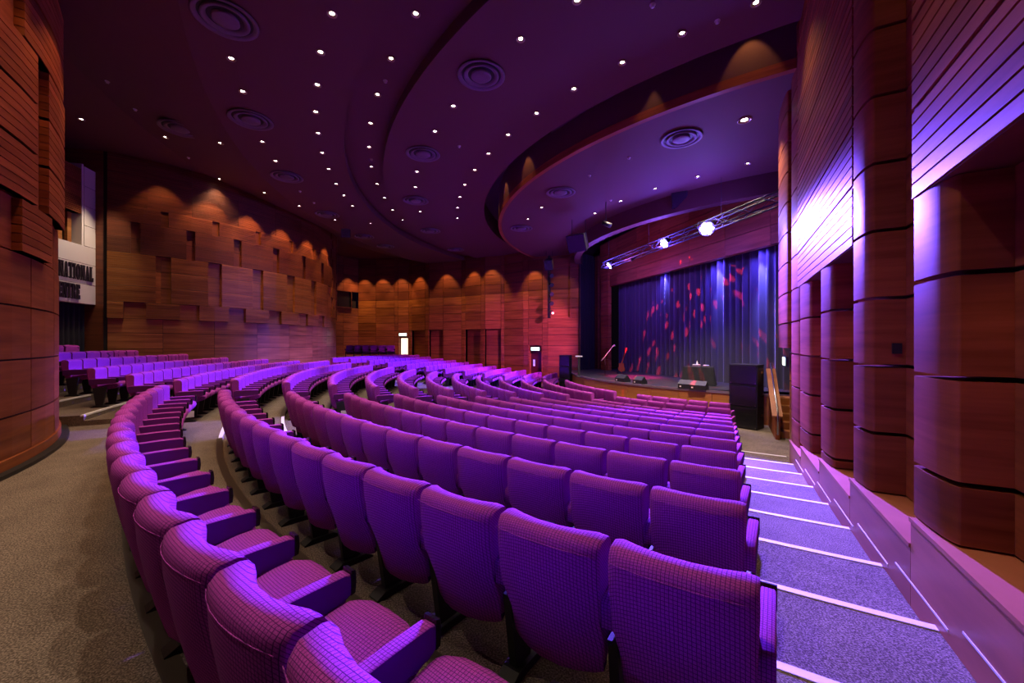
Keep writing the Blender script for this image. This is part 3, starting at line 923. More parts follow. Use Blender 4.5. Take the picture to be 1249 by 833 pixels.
# --- things on and beside the stage
def oriented(loc, facing):        # rotation about z so that local -y faces `facing`
    return math.atan2(facing.x, -facing.y)
def speaker_stack(px, ybase, depth, wdt, dpt, hs, label, facing, zbase):
    x = (px - CX) / F_PX * depth
    o = empty('speaker_stack', (x, depth, zbase), oriented(None, facing), label=label, cat='speaker')
    z = 0
    for hh in hs:
        m = MB()
        b = 0.16
        pts = [(-wdt / 2, -dpt / 2), (wdt / 2, -dpt / 2), (wdt / 2, dpt / 2 - b), (wdt / 2 - b, dpt / 2), (-wdt / 2 + b, dpt / 2), (-wdt / 2, dpt / 2 - b)]
        m.prism(pts, z + 0.006, z + hh - 0.006, 'black')
        cab = m.build('cabinet', o)
        m = MB(); m.box(-wdt / 2 + .03, wdt / 2 - .03, -dpt / 2 - .012, -dpt / 2, z + .04, z + hh - .04, 'black_gloss'); m.build('grille', cab)
        for sx in (-1, 1):
            m = MB(); m.box(sx * (wdt / 2) - .008, sx * (wdt / 2) + .008, -0.08, 0.08, z + hh * .55, z + hh * .68, 'black_gloss'); m.build('handle', cab)
            m = MB(); m.box(sx * (wdt / 2 - .05) - .012, sx * (wdt / 2 - .05) + .012, -dpt / 2 - .02, -dpt / 2 - .01, z + .05, z + .075, 'metal'); m.build('bolt', cab)
        z += hh
    return o
fac = (Vector((0, 6)) - Vector((7.0, 12.1))).normalized()
speaker_stack(911.5, 523, 12.35, 0.78, 0.72, (0.66, 0.66, 0.62), 'tall black three-box loudspeaker stack at right foot of stage', fac, FRONT)
speaker_stack(690.5, 470, 21.9, 0.60, 0.5, (0.66, 0.66, 0.62), 'black loudspeaker stack by far wood wall left of stage', (Vector((-4, 10)) - Vector((3, 22))).normalized(), FRONT)

def on_stage(px, py):
    d = 1.60 * F_PX / (py - HY)
    return Vector(((px - CX) / F_PX * d, d, ZST))
# draped table
p = on_stage(852, 469.0)
tf = (Vector((2, 6)) - Vector((p.x, p.y))).normalized()
t = empty('stage_table', p, oriented(None, tf), label='small table under a black floor-length cloth on stage', cat='table')
m = MB()
def ringrect(hx, hy, z, wob, seed):
    rnd = random.Random(seed); out = []
    for (ax, ay, bx, by) in ((-1, -1, 1, -1), (1, -1, 1, 1), (1, 1, -1, 1), (-1, 1, -1, -1)):
        for i in range(6):
            f = i / 6
            x, y = ax + (bx - ax) * f, ay + (by - ay) * f
            w_ = 1 + wob * (1 if i % 2 else -0.6)
            out.append((x * hx * w_, y * hy * w_, z))
    return out
m.loft([ringrect(.60, .40, 0.01, .06, 1), ringrect(.55, .36, .35, .04, 1), ringrect(.52, .33, .68, .01, 1), ringrect(.51, .32, .70, 0, 1)], 'black_cloth', smooth=False)
m.build('cloth', t)
o = MB(); o.box(-.22, .08, -.1, .12, 0, .06, 'vent_paint'); o.box(-.2, .06, -.08, .1, .06, .075, 'plate')
o.build('mixer', loc=(p.x, p.y, p.z + .70), rotz=oriented(None, tf), label='small grey audio mixer on the black-clothed stage table', cat='mixer')
o = MB(); o.box(.15, .38, -.08, .1, 0, .05, 'vent_paint'); o.box(.17, .36, -.06, .08, .05, .06, 'screen')
o.build('player', loc=(p.x, p.y, p.z + .70), rotz=oriented(None, tf), label='flat player box at right end of the stage table', cat='player')
o = MB(); o.lathe([(0.0, 0), (.035, 0), (.035, .13), (.012, .17), (.012, .21), (0, .21)], 'plate', 10)
o.build('water_bottle', loc=(p.x - .0, p.y + .12, p.z + .70), label='small bottle standing on the stage table', cat='bottle')
# monitor wedges
def wedge(px, py, label, lit=False, wd=0.52):
    p = on_stage(px, py)
    q = Vector((14, 22)) - Vector((p.x, p.y))
    o = empty('stage_monitor', p, oriented(None, q.normalized()), label=label, cat='monitor')
    m = MB()
    prof = [(-.16, 0), (.20, 0), (.20, .16), (.02, .30), (-.16, .08)]
    m.loft([[(x, y, z) for y, z in prof] for x in (-wd / 2, wd / 2)], 'black', smooth=False)
    m.build('cabinet', o)
    m = MB(); m.loft([[(x, y - .006, z + .004) for y, z in ((-.155, .085), (.015, .295), (.012, .30), (-.16, .09))] for x in (-wd / 2 + .03, wd / 2 - .03)], 'black_gloss', smooth=False)
    m.build('grille', o)
    m = MB(); m.box(wd / 2 - .12, wd / 2 - .06, .20, .206, .05, .10, 'plate'); m.build('socket_plate', o)
wedge(760, 465.5, 'black wedge stage monitor, leftmost on the stage edge')
wedge(781, 468.0, 'black wedge stage monitor, second from left on the stage edge', wd=0.42)
wedge(838.5, 473.5, 'blue-lit wedge stage monitor in front of draped table')
wedge(853, 475.0, 'black wedge stage monitor at right of the blue-lit one')
# microphone stand with boom
def micstand(px, py, label):
    p = on_stage(px, py)
    o = empty('microphone_stand', p, label=label, cat='microphone stand')
    m = MB(); m.lathe([(0, 0), (.15, 0), (.15, .015), (.03, .03), (0, .03)], 'black', 16); m.build('base', o)
    m = MB(); m.tube([(0, 0, .02), (0, 0, .95)], .011, 'black'); m.build('pole', o)
    m = MB(); m.tube([(-.18, .05, .72), (.02, 0, .97), (.30, -.08, 1.36)], .016, 'plate'); m.build('boom', o)
    m = MB(); m.tube([(.28, -.075, 1.33), (.36, -.10, 1.45), (.46, -.12, 1.50)], [.016, .025, .04], 'plate'); m.build('microphone', o)
micstand(738, 458, 'boom microphone stand lit red on left of stage')
# guitar on a stand
p = on_stage(758, 455.5)
g = empty('guitar', p, R(-20), label='guitar propped on a stand catching red light on stage', cat='guitar')
m = MB(); m.loft([[(x * s, -.03, .28 + z) for x, z in ((0, -.2), (.15, -.14), (.19, 0), (.13, .12), (.15, .24), (0, .30), (-.15, .24), (-.13, .12), (-.19, 0), (-.15, -.14))] for s in (.95,)] +
             [[(x, .05, .28 + z) for x, z in ((0, -.2), (.15, -.14), (.19, 0), (.13, .12), (.15, .24), (0, .30), (-.15, .24), (-.13, .12), (-.19, 0), (-.15, -.14))]], 'guitar', smooth=False)
m.build('body', g)
m = MB(); m.loft([[(x, y, .5) for x, y in ((-.025, -.035), (.025, -.035), (.025, 0), (-.025, 0))], [(x + .22, y + .1, 1.22) for x, y in ((-.03, -.035), (.03, -.035), (.03, 0), (-.03, 0))]], 'guitar', smooth=False); m.build('neck', g)
m = MB(); m.box(.17, .29, .06, .085, 1.2, 1.36, 'guitar'); m.build('headstock', g)
m = MB(); m.tube([(-.2, -.15, .01), (0, .05, .35), (.2, -.15, .01)], .012, 'black'); m.tube([(0, .05, .35), (0, .3, .01)], .012, 'black'); m.build('stand_legs', g)
# slim lectern post at the far stage corner
p = on_stage(706, 459.5)
o = empty('music_stand', p, label='slim black stand with pale top at far corner of stage', cat='stand')
m = MB(); m.lathe([(0, 0), (.16, 0), (.16, .02), (.02, .05), (0, .05)], 'black', 14); m.build('base', o)
m = MB(); m.box(-.05, .05, -.03, .03, .04, .95, 'black'); m.build('post', o)
m = MB(); m.box(-.16, .16, -.06, .06, .95, 1.0, 'plate'); m.build('top', o)
# handrail by the far wall
p = Vector(((683 - CX) / F_PX * 22.8, 22.8, FRONT))
o = empty('handrail', p, label='thin metal handrail beside the far loudspeaker stack', cat='handrail')
m = MB(); m.tube([(0, 0, 0), (0, 0, .95), (.25, .5, 1.3), (.5, 1.0, 1.6)], .02, 'metal'); m.build('rail', o)

# stage steps with balustrade at the right
o = empty('stage_steps', (*rw(13.7, 1.76)[:2], FRONT), math.atan2(-WD.x, WD.y), label='wooden stage steps with sloping balustrade beside right wall', cat='steps')
for i in range(5):
    m = MB(); m.box(-0.45, 0.5, -0.6 + 0.3 * i, 1.2, 0.19 * i, 0.19 * (i + 1) - .004, 'wood_stage'); m.build('step', o)
m = MB()
m.loft([[(x, y, z) for y, z in ((-.9, 0), (1.2, 0), (1.2, 1.75), (.9, 1.75), (-.9, .6))] for x in (-.58, -.48)], 'wood_red', smooth=False)
m.build('balustrade', o)
m = MB(); m.loft([[(x, y, z) for y, z in ((-.92, .6), (.9, 1.76), (.9, 1.80), (-.92, .64))] for x in (-.66, -.42)], 'wood_stage', smooth=False); m.build('balustrade_cap', o)
m = MB(); m.tube([(-.54, -1.0, .15), (-.54, -1.0, .78), (-.54, .95, 1.98)], .022, 'metal'); m.build('handrail', o)
for y in (-.6, .7):
    m = MB(); m.tube([(-.54, y, .64 + (y + .92) * .64), (-.54, y, .80 + (y + 1) * .62)], .010, 'metal'); m.build('rail_bracket', o)
exit_sign(Vector((rw(11.2, 1.20).x, rw(11.2, 1.20).y)), WD, -WN, EZ - 0.42, 0.42, 0.18, 'lit exit sign seen edge-on at the end of right wall')

# ------------------------------------------------------------------ truss and stage lamps
T0 = at_depth(738, 322, 20.6); T1 = at_depth(862, 277, 13.7)
td = (T1 - T0); td.z = 0; td.normalize()
ZT = EZ + 3.98
t0 = Vector((T0.x, T0.y, ZT)) - td * 0.2; t1 = Vector((T1.x, T1.y, ZT)) + td * 6
tl = (t1 - t0).length
side = Vector((-td.y, td.x, 0))
truss = empty('lighting_truss', t0, label='aluminium box truss hung in front of the stage header', cat='truss')
ch = [side * .15 + Vector((0, 0, .15)), side * -.15 + Vector((0, 0, .15)), side * .15 - Vector((0, 0, .15)), side * -.15 - Vector((0, 0, .15))]
for q in ch:
    m = MB(); m.tube([q, q + td * tl], .024, 'truss_metal', 6); m.build('chord', truss)
for i, (qa, qb) in enumerate(((0, 1), (2, 3), (0, 2), (1, 3))):
    m = MB(); k = int(tl / .45)
    for j in range(k):
        a, b = (qa, qb) if j % 2 else (qb, qa)
        m.tube([ch[a] + td * (tl * j / k), ch[b] + td * (tl * (j + 1) / k)], .011, 'truss_metal', 4)
    m.build('lacing', truss)
for u in (0.6, 4.0, 8.0, 11.5):
    m = MB(); m.tube([td * u + Vector((0, 0, .15)), td * u + Vector((0, 0, 2.2))], .008, 'truss_metal', 4); m.build('hanging_wire', truss)

def stage_lamp(px, py, depth, label, aim, power, col, spot, big=0.13, face='lamp_blue', n=6):
    p = at_depth(px, py, depth)
    o = empty('stage_light', p, label=label, cat='stage light', group='blue lamps on the stage truss')
    d = (Vector(aim) - p).normalized()
    rot = d.to_track_quat('Z', 'Y').to_euler()
    m = MB(); m.lathe([(0, -.26), (big * .7, -.26), (big, -.12), (big * 1.05, 0.0), (big * .95, 0.0), (big * .9, -.02)], 'black', 18)
    q = m.build('housing', o); q.rotation_euler = rot
    m = MB()
    m.lathe([(0, -.012), (big * .9, -.012)], 'black', 16)
    q = m.build('lens_plate', o); q.rotation_euler = rot
    for i in range(n + 1):                        # cluster of round lenses
        m = MB()
        cx_, cy_ = (0, 0) if i == n else (big * .58 * math.cos(2 * PI * i / n), big * .58 * math.sin(2 * PI * i / n))
        seg = 10
        n0 = len(m.v); m.v += [(cx_ + big * .30 * math.cos(2 * PI * s / seg), cy_ + big * .30 * math.sin(2 * PI * s / seg), .004) for s in range(seg)]
        m.face(tuple(range(seg)), face)
        q = m.build('lens', o); q.rotation_euler = rot
    m = MB(); m.tube([(-big * 1.2, 0, 0), (-big * 1.2, 0, .22), (big * 1.2, 0, .22), (big * 1.2, 0, 0)], .012, 'black', 5); m.build('yoke', o)
    m = MB(); m.tube([(0, 0, .22), (0, 0, max(.26, ZT - .15 - p.z))], .014, 'black', 5); m.build('clamp', o)
    l = lamp('stage_lamp_light', 'SPOT', p + d * 0.05, power, col, 0.10, spot, 0.6, aim)
    lamp('stage_lamp_spill', 'POINT', p + d * 0.3, P_SPILL * (0.15 if big < .1 else 1.0), col, 0.2)
    return p
stage_lamp(862, 279, 13.6, 'largest bright blue-white stage light, rightmost on the truss', (1.3, 3.2, -1.4), P_STAGE * 5.6, BLUE, 48, 0.25)
stage_lamp(810, 297, 16.0, 'bright blue stage light, second from right on the truss', (-6.0, 11.2, -1.5), P_STAGE * 2.2, BLUE, 42, 0.20)
stage_lamp(743, 324, 20.1, 'bright blue stage light, leftmost on the truss', (-4.0, 20.5, -0.5), P_STAGE * 2.6, BLUE, 54, 0.20)
stage_lamp(769, 317, 18.3, 'small violet stage light between the two left truss lamps', (-0.8, 26.0, 0.8), P_STAGE * 0.32, (1.0, 0.16, 0.9), 50, 0.09, 'lamp_pink')

# curtain lights: added lamps hidden behind the header to streak the curtain blue
for i, (px, py, pw) in enumerate(((782, 322, 1.0), (813, 338, .5), (880, 335, 1.3), (933, 332, 1.6))):
    mm = (px - CX) / F_PX
    den = cd.x - mm * cd.y
    tt = (mm * c0.y - c0.x) / den
    g = c0 + cd * tt                                  # point on the curtain
    q = Vector((g.x + cn.x * .34, g.y + cn.y * .34, EZ + 3.62))
    zt = EZ + (HY - py) / F_PX * g.y
    aim = Vector((g.x, g.y, zt - 0.5))
    o = empty('added_curtain_light', q, label='small added black lamp hidden behind the stage header, %s from left' % ORD[i], cat='stage light', group='added lamps washing the curtain')
    dd = (aim - q).normalized()
    m = MB(); m.tube([dd * -.2, dd * .02], [.05, .06], 'black', 12); m.build('housing', o)
    m = MB(); m.tube([(0, 0, .05), (0, 0, .6)], .012, 'black', 5); m.build('clamp', o)
    lamp('added_curtain_wash', 'SPOT', q + dd * .06, 2400 * pw, (0.16, 0.14, 1.0), 0.03, 30, 1.0, aim)
    lamp('added_curtain_flood', 'SPOT', q + dd * .06 + Vector((cn.x, cn.y, 0)) * .1, (80, 300, 800, 800)[i], (0.09, 0.05, 1.0), 0.04, 110, 1.0, aim - Vector((0, 0, 1.0)))

def gobo_light(loc, aim, power, col, spot):
    o = lamp('pattern_projector_light', 'SPOT', loc, power, col, 0.01, spot, 0.15, aim)
    l = o.data; l.use_nodes = True; nt = l.node_tree
    em = nt.nodes['Emission']
    tc = N(nt, 'ShaderNodeTexCoord')
    mp = N(nt, 'ShaderNodeMapping'); mp.inputs['Scale'].default_value = (17, 6, 6); mp.inputs['Rotation'].default_value = (0, 0, R(20))
    vo = N(nt, 'ShaderNodeTexVoronoi'); vo.inputs['Scale'].default_value = 1.6
    cr = ramp(nt, vo.outputs['Distance'], [(0.22, (1, 1, 1)), (0.32, (0, 0, 0))])
    nt.links.new(tc.outputs['Normal'], mp.inputs[0]); nt.links.new(mp.outputs[0], vo.inputs['Vector'])
    nt.links.new(cr.outputs[0], em.inputs['Strength'])
    em.inputs['Color'].default_value = (1, 1, 1, 1)
gl = Vector((3.9, 15.4, EZ + 4.5))
gobo_light(gl, (7.4, 17.0, EZ + 0.1), 11000, (1.0, 0.03, 0.05), 78)
o = empty('pattern_projector', gl + Vector((-.1, 0, 0)), label='black pattern projector under the curved ceiling edge left of stage', cat='stage light')
m = MB(); m.tube([(-.35, 0, .12), (0, 0, 0)], [.09, .09], 'black', 12); m.build('housing', o)
m = MB(); m.tube([(-.2, 0, .06), (-.2, 0, 1.0)], .015, 'black', 5); m.build('hanger', o)

# red wash on the stage floor
lamp('red_floor_light', 'SPOT', (6.2, 17.0, EZ + 3.6), 12000, (1.0, 0.02, 0.25), 0.08, 30, 0.7, (5.8, 19.0, ZST))

lamp('red_key_light', 'SPOT', (3.9, 16.0, EZ + 4.2), 2600, (1.0, 0.03, 0.10), 0.05, 9, 0.6, (4.75, 19.9, ZST + 1.2))
# hung loudspeakers under the ceiling edge
def hung_speaker(px, py, depth, sx, sy, sz, label, yaw, pitch):
    p = at_depth(px, py, depth)
    o = empty('hung_speaker', p, label=label, cat='speaker')
    m = MB(); m.loft([[(x, -sy / 2, z) for x, z in ((-sx / 2, -sz / 2), (sx / 2, -sz / 2), (sx / 2, sz / 2), (-sx / 2, sz / 2))],
                      [(x * .7, sy / 2, z * .85) for x, z in ((-sx / 2, -sz / 2), (sx / 2, -sz / 2), (sx / 2, sz / 2), (-sx / 2, sz / 2))]], 'black', smooth=False)
    q = m.build('cabinet', o); q.rotation_euler = (R(pitch), 0, R(yaw))
    m = MB(); m.box(-sx / 2 + .03, sx / 2 - .03, -sy / 2 - .012, -sy / 2, -sz / 2 + .03, sz / 2 - .03, 'black_gloss'); q = m.build('grille', o); q.rotation_euler = (R(pitch), 0, R(yaw))
    top = ZI - p.z
    for s in (-1, 1):
        m = MB(); m.tube([(s * sx * .35, 0, sz * .4), (s * sx * .35, 0, max(top, sz * .5))], .014, 'black', 5); m.build('bracket', o)
hung_speaker(706, 295, 17.6, 0.85, 0.6, 0.75, 'black loudspeaker tilted down at left end of curved ceiling edge', -35, 25)
hung_speaker(830, 241, 14.6, 0.55, 0.5, 0.7, 'black loudspeaker hung at the middle of the ceiling edge', -30, 20)
hung_speaker(422, 284, 19.5, 0.42, 0.42, 0.4, 'small black fixture hanging from ceiling near the far drum wall', 20, 20)
hung_speaker(670, 322, 23.6, 0.5, 0.5, 0.6, 'black spotlight bracketed high on the far wall beside niche', -20, 30)
# vertical rack of lamps on the far wall
p = at_depth(670, 385, 24.2)
o = empty('lamp_boom', (p.x, p.y, EZ + 1.6), label='vertical pole of black stage lamps on the far wall', cat='stage light')
m = MB(); m.tube([(0, 0, 0), (0, 0, 3.1)], .03, 'black', 6); m.build('pole', o)
for i in range(5):
    m = MB(); m.tube([(0.03, -.05, .3 + i * .55), (.12, -.34, .2 + i * .55)], [.1, .13], 'black', 10); m.build('lamp_head', o)
m = MB(); m.lathe([(0, 0), (.07, 0)], 'lamp_red', 12); q = m.build('red_lens', o); q.location = (.17, -.36, .18); q.rotation_euler = (R(80), 0, R(20))
lamp('niche_red', 'POINT', (p.x + .35, p.y - .15, EZ + 1.9), 3, (1.0, 0.12, 0.03), 0.05)

# ------------------------------------------------------------------ air diffusers, downlights, sprinklers on the ceiling
vm = MB()
prof = [(.10, -.02), (.24, -.05), (.27, -.04), (.27, .0)]
vents = [(275, 22), (587, 91), (306, 145), (220, 156), (516, 187), (831, 168), (350, 215), (684, 234), (507, 244), (399, 261), (525, 281), (636, 278), (444, 288), (556, 304), (470, 300)]
def vent_meshes(s):
    out = []
    for prof, mat in (([(.50, 0), (.52, -.02), (.50, -.035), (.43, -.01), (.42, .02)], 'vent_paint'),
                      ([(.37, .02), (.38, -.03), (.36, -.045), (.29, -.005), (.28, .03)], 'vent_paint'),
                      ([(.21, .02), (.22, -.035), (.20, -.05), (.10, -.055), (0, -.055)], 'vent_paint'),
                      ([(.50, .004), (0, .004)], 'black')):
        m = MB(); m.lathe([(r_ * s, z) for r_, z in prof], mat, 32); out.append(m.mesh('ring'))
    return out
VMESH = vent_meshes(1.0)
vents_w = sorted([(on_ceiling(x, y), x, y) for x, y in vents], key=lambda q: q[0][0].length)
def zone(r):
    if r < 12.6: return 'lower ceiling before the stage'
    if r < 16.95: return 'ceiling ring outside the dark slot'
    if r < 18.1: return 'recessed curved ceiling band'
    if r < 21.1: return 'ceiling ring behind the recessed band'
    return 'rear sloping ceiling'
cnt = {}
for (p, r), px, py in sorted(vents_w, key=lambda q: -q[1]):
    z_ = zone(r); cnt[z_] = cnt.get(z_, 0) + 1
    o = empty('air_diffuser', (p.x, p.y, p.z - 0.012), label='round ringed air diffuser, %s from the right in %s' % (ORD[cnt[z_] - 1], z_), cat='air vent', group='round ceiling air diffusers')
    for i, nm in enumerate(('outer_ring', 'middle_ring', 'centre_disc', 'dark_throat')): put(nm, VMESH[i], o)
dl = [(405, 16), (507, 16), (477, 71), (460.5, 115), (452, 150), (450, 179), (453, 203), (460, 224), (469, 241), (479, 256), (491, 268),
      (401, 206), (410, 224), (419.5, 238), (430, 251), (409, 268), (452, 272), (635, 47), (553, 129), (530.5, 160), (508.6, 209), (506.6, 228),
      (512.6, 258), (704, 0), (759, 76), (700, 108), (654.5, 138), (620, 164), (596, 187), (579, 207), (567, 225), (561, 240), (558, 253), (558, 266),
      (660.6, 253), (644, 267), (725.5, 260), (757, 245), (799, 230), (832, 40), (922, 3), (908, 146), (851, 215), (912, 199),
      (282, 71), (296, 111), (391, 63), (387, 103), (385, 136), (388, 162), (393, 186), (99, 145), (202, 167), (269, 174), (320, 172.5), (336, 196),
      (202, 203), (268, 218), (323, 235), (365, 251)]
m = MB(); m.lathe([(.055, .03), (.075, -.012), (.085, -.012), (.088, 0)], 'ring_metal', 16); DR = m.mesh('trim_ring')
m = MB(); m.lathe([(0, .012), (.042, .012)], 'lamp_warm', 14); DLENS = m.mesh('lamp_lens')
m = MB(); m.lathe([(.055, .02), (0, .02)], 'black', 14); DBACK = m.mesh('reflector')
pts = [(on_ceiling(x, y), x, y) for x, y in dl]
cnt = {}
LIT = []
for (p, r), px, py in sorted(pts, key=lambda q: -q[1]):
    z_ = zone(r); cnt[z_] = cnt.get(z_, 0) + 1
    o = empty('downlight', (p.x, p.y, p.z - 0.012), label='lit recessed downlight, %s from the right in %s' % (ORD[cnt[z_] - 1], z_), cat='downlight', group='recessed ceiling downlights')
    put('trim_ring', DR, o); put('lamp_lens', DLENS, o)
    if px == 908: o.scale = (1.8, 1.8, 1.0)
    if px == 908: lamp('downlight_beam', 'SPOT', (p.x, p.y, p.z - .06), 2600, WARM, 0.06, 60, 0.8, (5.2, 15.6, -0.6))
    LIT.append((p, r))
spr = [(131, 99), (165, 133), (230, 192), (366, 233), (383, 247), (470, 98), (453, 194), (796, 5), (560, 178), (767, 192), (719, 214), (875, 25), (745, 244)]
m = MB(); m.lathe([(.05, 0), (.05, -.012), (.018, -.018), (.018, -.04), (.035, -.045), (0, -.05)], 'plate', 12); SPR = m.mesh('sprinkler')
for i, (x, y) in enumerate(sorted(spr)):
    p, r = on_ceiling(x, y)
    o = put('sprinkler', SPR, loc=(p.x, p.y, p.z), label='tiny ceiling sprinkler head, %s from left across the whole ceiling' % ORD[i], cat='sprinkler', group='ceiling sprinkler heads')
# house light actually thrown by the downlights
for i, (p, r) in enumerate(LIT):
    if i % 2 == 0 or r > 18 or r < 12.6:
        lamp('downlight_beam', 'SPOT', (p.x, p.y, p.z - 0.05), P_HOUSE * (4.0 if r < 12.6 else 1.0), WARM, 0.06, 95, 0.9, (p.x, p.y, p.z - 5))
for x, y in ((-4.3, 1.2), (-5.5, 3.8), (0.1, 2.9), (-1.9, 3.6)):  # added unseen downlights to brighten the near carpet and seat tops
    r = math.hypot(x - C.x, y - C.y)
    o = empty('downlight', (x, y, ceil_z(r) - 0.012), label='added recessed downlight out of view above the %s' % ('rear carpet by the drum' if x < -5 else 'rear carpet behind the last row' if x < -4 else 'rows left of the viewpoint' if x < 0 else 'rows ahead of the viewpoint'), cat='downlight', group='recessed ceiling downlights')
    put('trim_ring', DR, o); put('lamp_lens', DLENS, o)
    lamp('downlight_beam', 'SPOT', (x, y, ceil_z(r) - 0.05), P_HOUSE * (2.6 if x > -3 else 2.0), WARM, 0.06, 95, 0.9, (x, y, 0))

# wall washers: small recessed spots close to the walls
def washer(x, y, z, aim, power, spot=70):
    lamp('wall_washer', 'SPOT', (x, y, z), power, AMBER, 0.04, spot, 0.5, aim)
for px in (197, 255, 302, 342, 374, 395):
    a = fda(px); rr = FDR + 0.75
    x, y = FD[0] + rr * math.cos(a), FD[1] + rr * math.sin(a)
    r = math.hypot(x - C.x, y - C.y)
    washer(x, y, ceil_z(r) - 0.06, (FD[0] + (FDR + .15) * math.cos(a), FD[1] + (FDR + .15) * math.sin(a), EZ + 2.0), P_WASH * (1.3 if px < 200 else 4.0))
for px in (425, 445, 467, 490, 512, 545, 578, 600, 652):
    p, d = fpoint(px)
    n_ = Vector((d.y, -d.x))
    if n_.dot(-p) < 0: n_ = -n_
    q = p + n_ * 0.8
    r = math.hypot(q.x - C.x, q.y - C.y)
    g = p + n_ * 0.1
    washer(q.x, q.y, min(ceil_z(r), ZC) - 0.06, (g.x, g.y, EZ + 2.0), P_WASH * 3.2)
washer(2.6, 23.4, ZI - .1, (2.8, 24.3, EZ + 2.5), P_WASH)
for da in (-0.30, -0.12, 0.06, 0.24):  # washers added out of sight to brighten the near drum
    a = nda(40) + da; rr = NDR + 1.3
    x, y = ND[0] + rr * math.cos(a), ND[1] + rr * math.sin(a)
    r = math.hypot(x - C.x, y - C.y)
    washer(x, y, ceil_z(r) - 0.06, (ND[0] + (NDR + .1) * math.cos(a), ND[1] + (NDR + .1) * math.sin(a), EZ - 0.5), P_WASH * 1.7, 80)
q = sw(0.9, 1.6)
lamp('added_sign_light', 'SPOT', (q.x, q.y, EZ + 6.0), 620, WARM, 0.05, 50, 0.8, (*sw(0.9, 0), EZ + 2.2))  # added unseen spot that brightens the lettered fascia
# warm lamps inside the ceiling slot
for i in range(8):
    a = 214 + i * 10.5
    q = pol(RI + 0.45, a, ZS - 0.02)
    lamp('slot_lamp', 'SPOT', q, 32, AMBER, 0.03, 58, 0.4, pol(RI, a, ZI + 0.1))
q = rw(11.5, 1.0)
lamp('stage_door_lamp', 'SPOT', (q.x, q.y, EZ - 0.2), 45, (1.0, 0.62, 0.22), 0.04, 110, 0.8, (*rw(11.1, 1.3)[:2], EZ - 2.4))
# low warm lamps in the right-wall bays
for t in (2.9, 4.35, 6.0, 7.6):
    q = rw(t, 1.42)
    lamp('bay_lamp', 'SPOT', (q.x, q.y, EZ + (LZ - 0.05 if t != 4.35 else 5.6)), 14 if t != 4.35 else 60, AMBER, 0.03, 90, 0.7, (q.x, q.y, 0))

# ------------------------------------------------------------------ seats
def back_rings(stations):
    prof = [(.105, .27), (.07, .40), (.035, .56), (.008, .72), (0.0, .82), (.006, .868), (.030, .893), (.065, .90), (.100, .892), (.122, .868), (.128, .83),
            (.125, .74), (.128, .64), (.150, .54), (.165, .46), (.16, .38), (.14, .29)]
    cy, cz = .085, .60
    rings = []
    for u in stations:
        e = max(0.0, (abs(u) - .90) / .10)
        bow = .080 * u * u
        ring_ = []
        for y, z in prof:
            yy = cy + (y - cy) * (1 - .28 * e) + bow * (1.0 if y > .06 else .55)
            zz_ = z - .012 * e if z > .5 else z + .012 * e
            if z > .86: zz_ -= .012 * u * u - .004
            tp = 1 - .10 * max(0.0, (.70 - z) / .43)
            ring_.append((u * .258 * tp, yy, zz_))
        rings.append(ring_)
    return rings
def seat_parts(hi):
    P = {}
    st = (-1, -.96, -.85, -.55, -.2, .2, .55, .85, .96, 1) if hi else (-1, -.9, 0, .9, 1)
    m = MB(); m.loft(back_rings(st), 'fabric'); P['backrest'] = m
    m = MB()
    prof = [(.17, .35), (.165, .43), (.22, .465), (.34, .475), (.46, .475), (.55, .462), (.595, .435), (.605, .40), (.59, .365), (.52, .345), (.32, .335)]
    rings = []
    for u in ((-1, -.9, -.5, 0, .5, .9, 1) if hi else (-1, -.8, .8, 1)):
        e = max(0.0, (abs(u) - .85) / .15)
        rings.append([(u * .232, .4 + (y - .4) * (1 - .05 * e), z + (.04 * (1 - u * u) if z > .42 else 0) - (.025 * e if z > .42 else 0) + .02 + (y - .2) * .19) for y, z in prof])
    m.loft(rings, 'fabric'); P['cushion'] = m
    m = MB()
    prof = [(.11, .52), (.10, .63), (.14, .650), (.40, .655), (.55, .652), (.575, .64), (.575, .565), (.54, .545), (.36, .53)]
    m.loft([[(x, y + (.0), z - d_) for y, z in prof] for x, d_ in ((-.03, .008), (-.022, 0), (.022, 0), (.03, .008))], 'fabric'); P['armrest'] = m
    m = MB(); m.loft([[(x, y, z) for y, z in ((.572, .55), (.572, .66), (.592, .655), (.597, .60), (.592, .555))] for x in (-.033, .033)], 'black_gloss', smooth=False); P['end_cap'] = m
    m = MB(); m.loft([[(x, y, z) for y, z in ((.22, .02), (.16, .44), (.40, .46), (.34, .02))] for x in (-.022, .022)], 'black', smooth=False)
    P['pedestal'] = m
    m = MB(); m.loft([[(x, y, z) for y, z in ((.14, 0), (.14, .012), (.20, .045), (.38, .045), (.44, .012), (.44, 0))] for x in (-.05, .05)], 'black', smooth=False)
    P['foot'] = m
    m = MB(); m.box(-.22, .22, .2, .5, .31, .34, 'black'); P['seat_pan'] = m
    m = MB()
    pipe = [(u * .250, -.003 + .080 * u * u * .55, .846 - .012 * u * u) for u in (-1, -.7, -.35, 0, .35, .7, 1)]
    m.tube(pipe, .0020, 'fabric', 5); P['piping'] = m
    return P
HI = {k: m.mesh(k) for k, m in seat_parts(True).items()}
ARMX = .276
def merged(with_left):
    P = seat_parts(False)
    out = MB()
    def add(src, dx):
        n0 = len(out.v); out.v += [(x + dx, y, z) for x, y, z in src.v]
        for f, mi_, s in zip(src.f, src.m, src.s): out.face(tuple(n0 + i for i in f), src.mats[mi_], s)
    add(P['backrest'], 0); add(P['cushion'], 0)
    for dx in ((ARMX, -ARMX) if with_left else (ARMX,)):
        add(P['armrest'], dx); add(P['end_cap'], dx); add(P['pedestal'], dx); add(P['foot'], dx)
    return out
LOWB, LOWL = merged(False), merged(True)
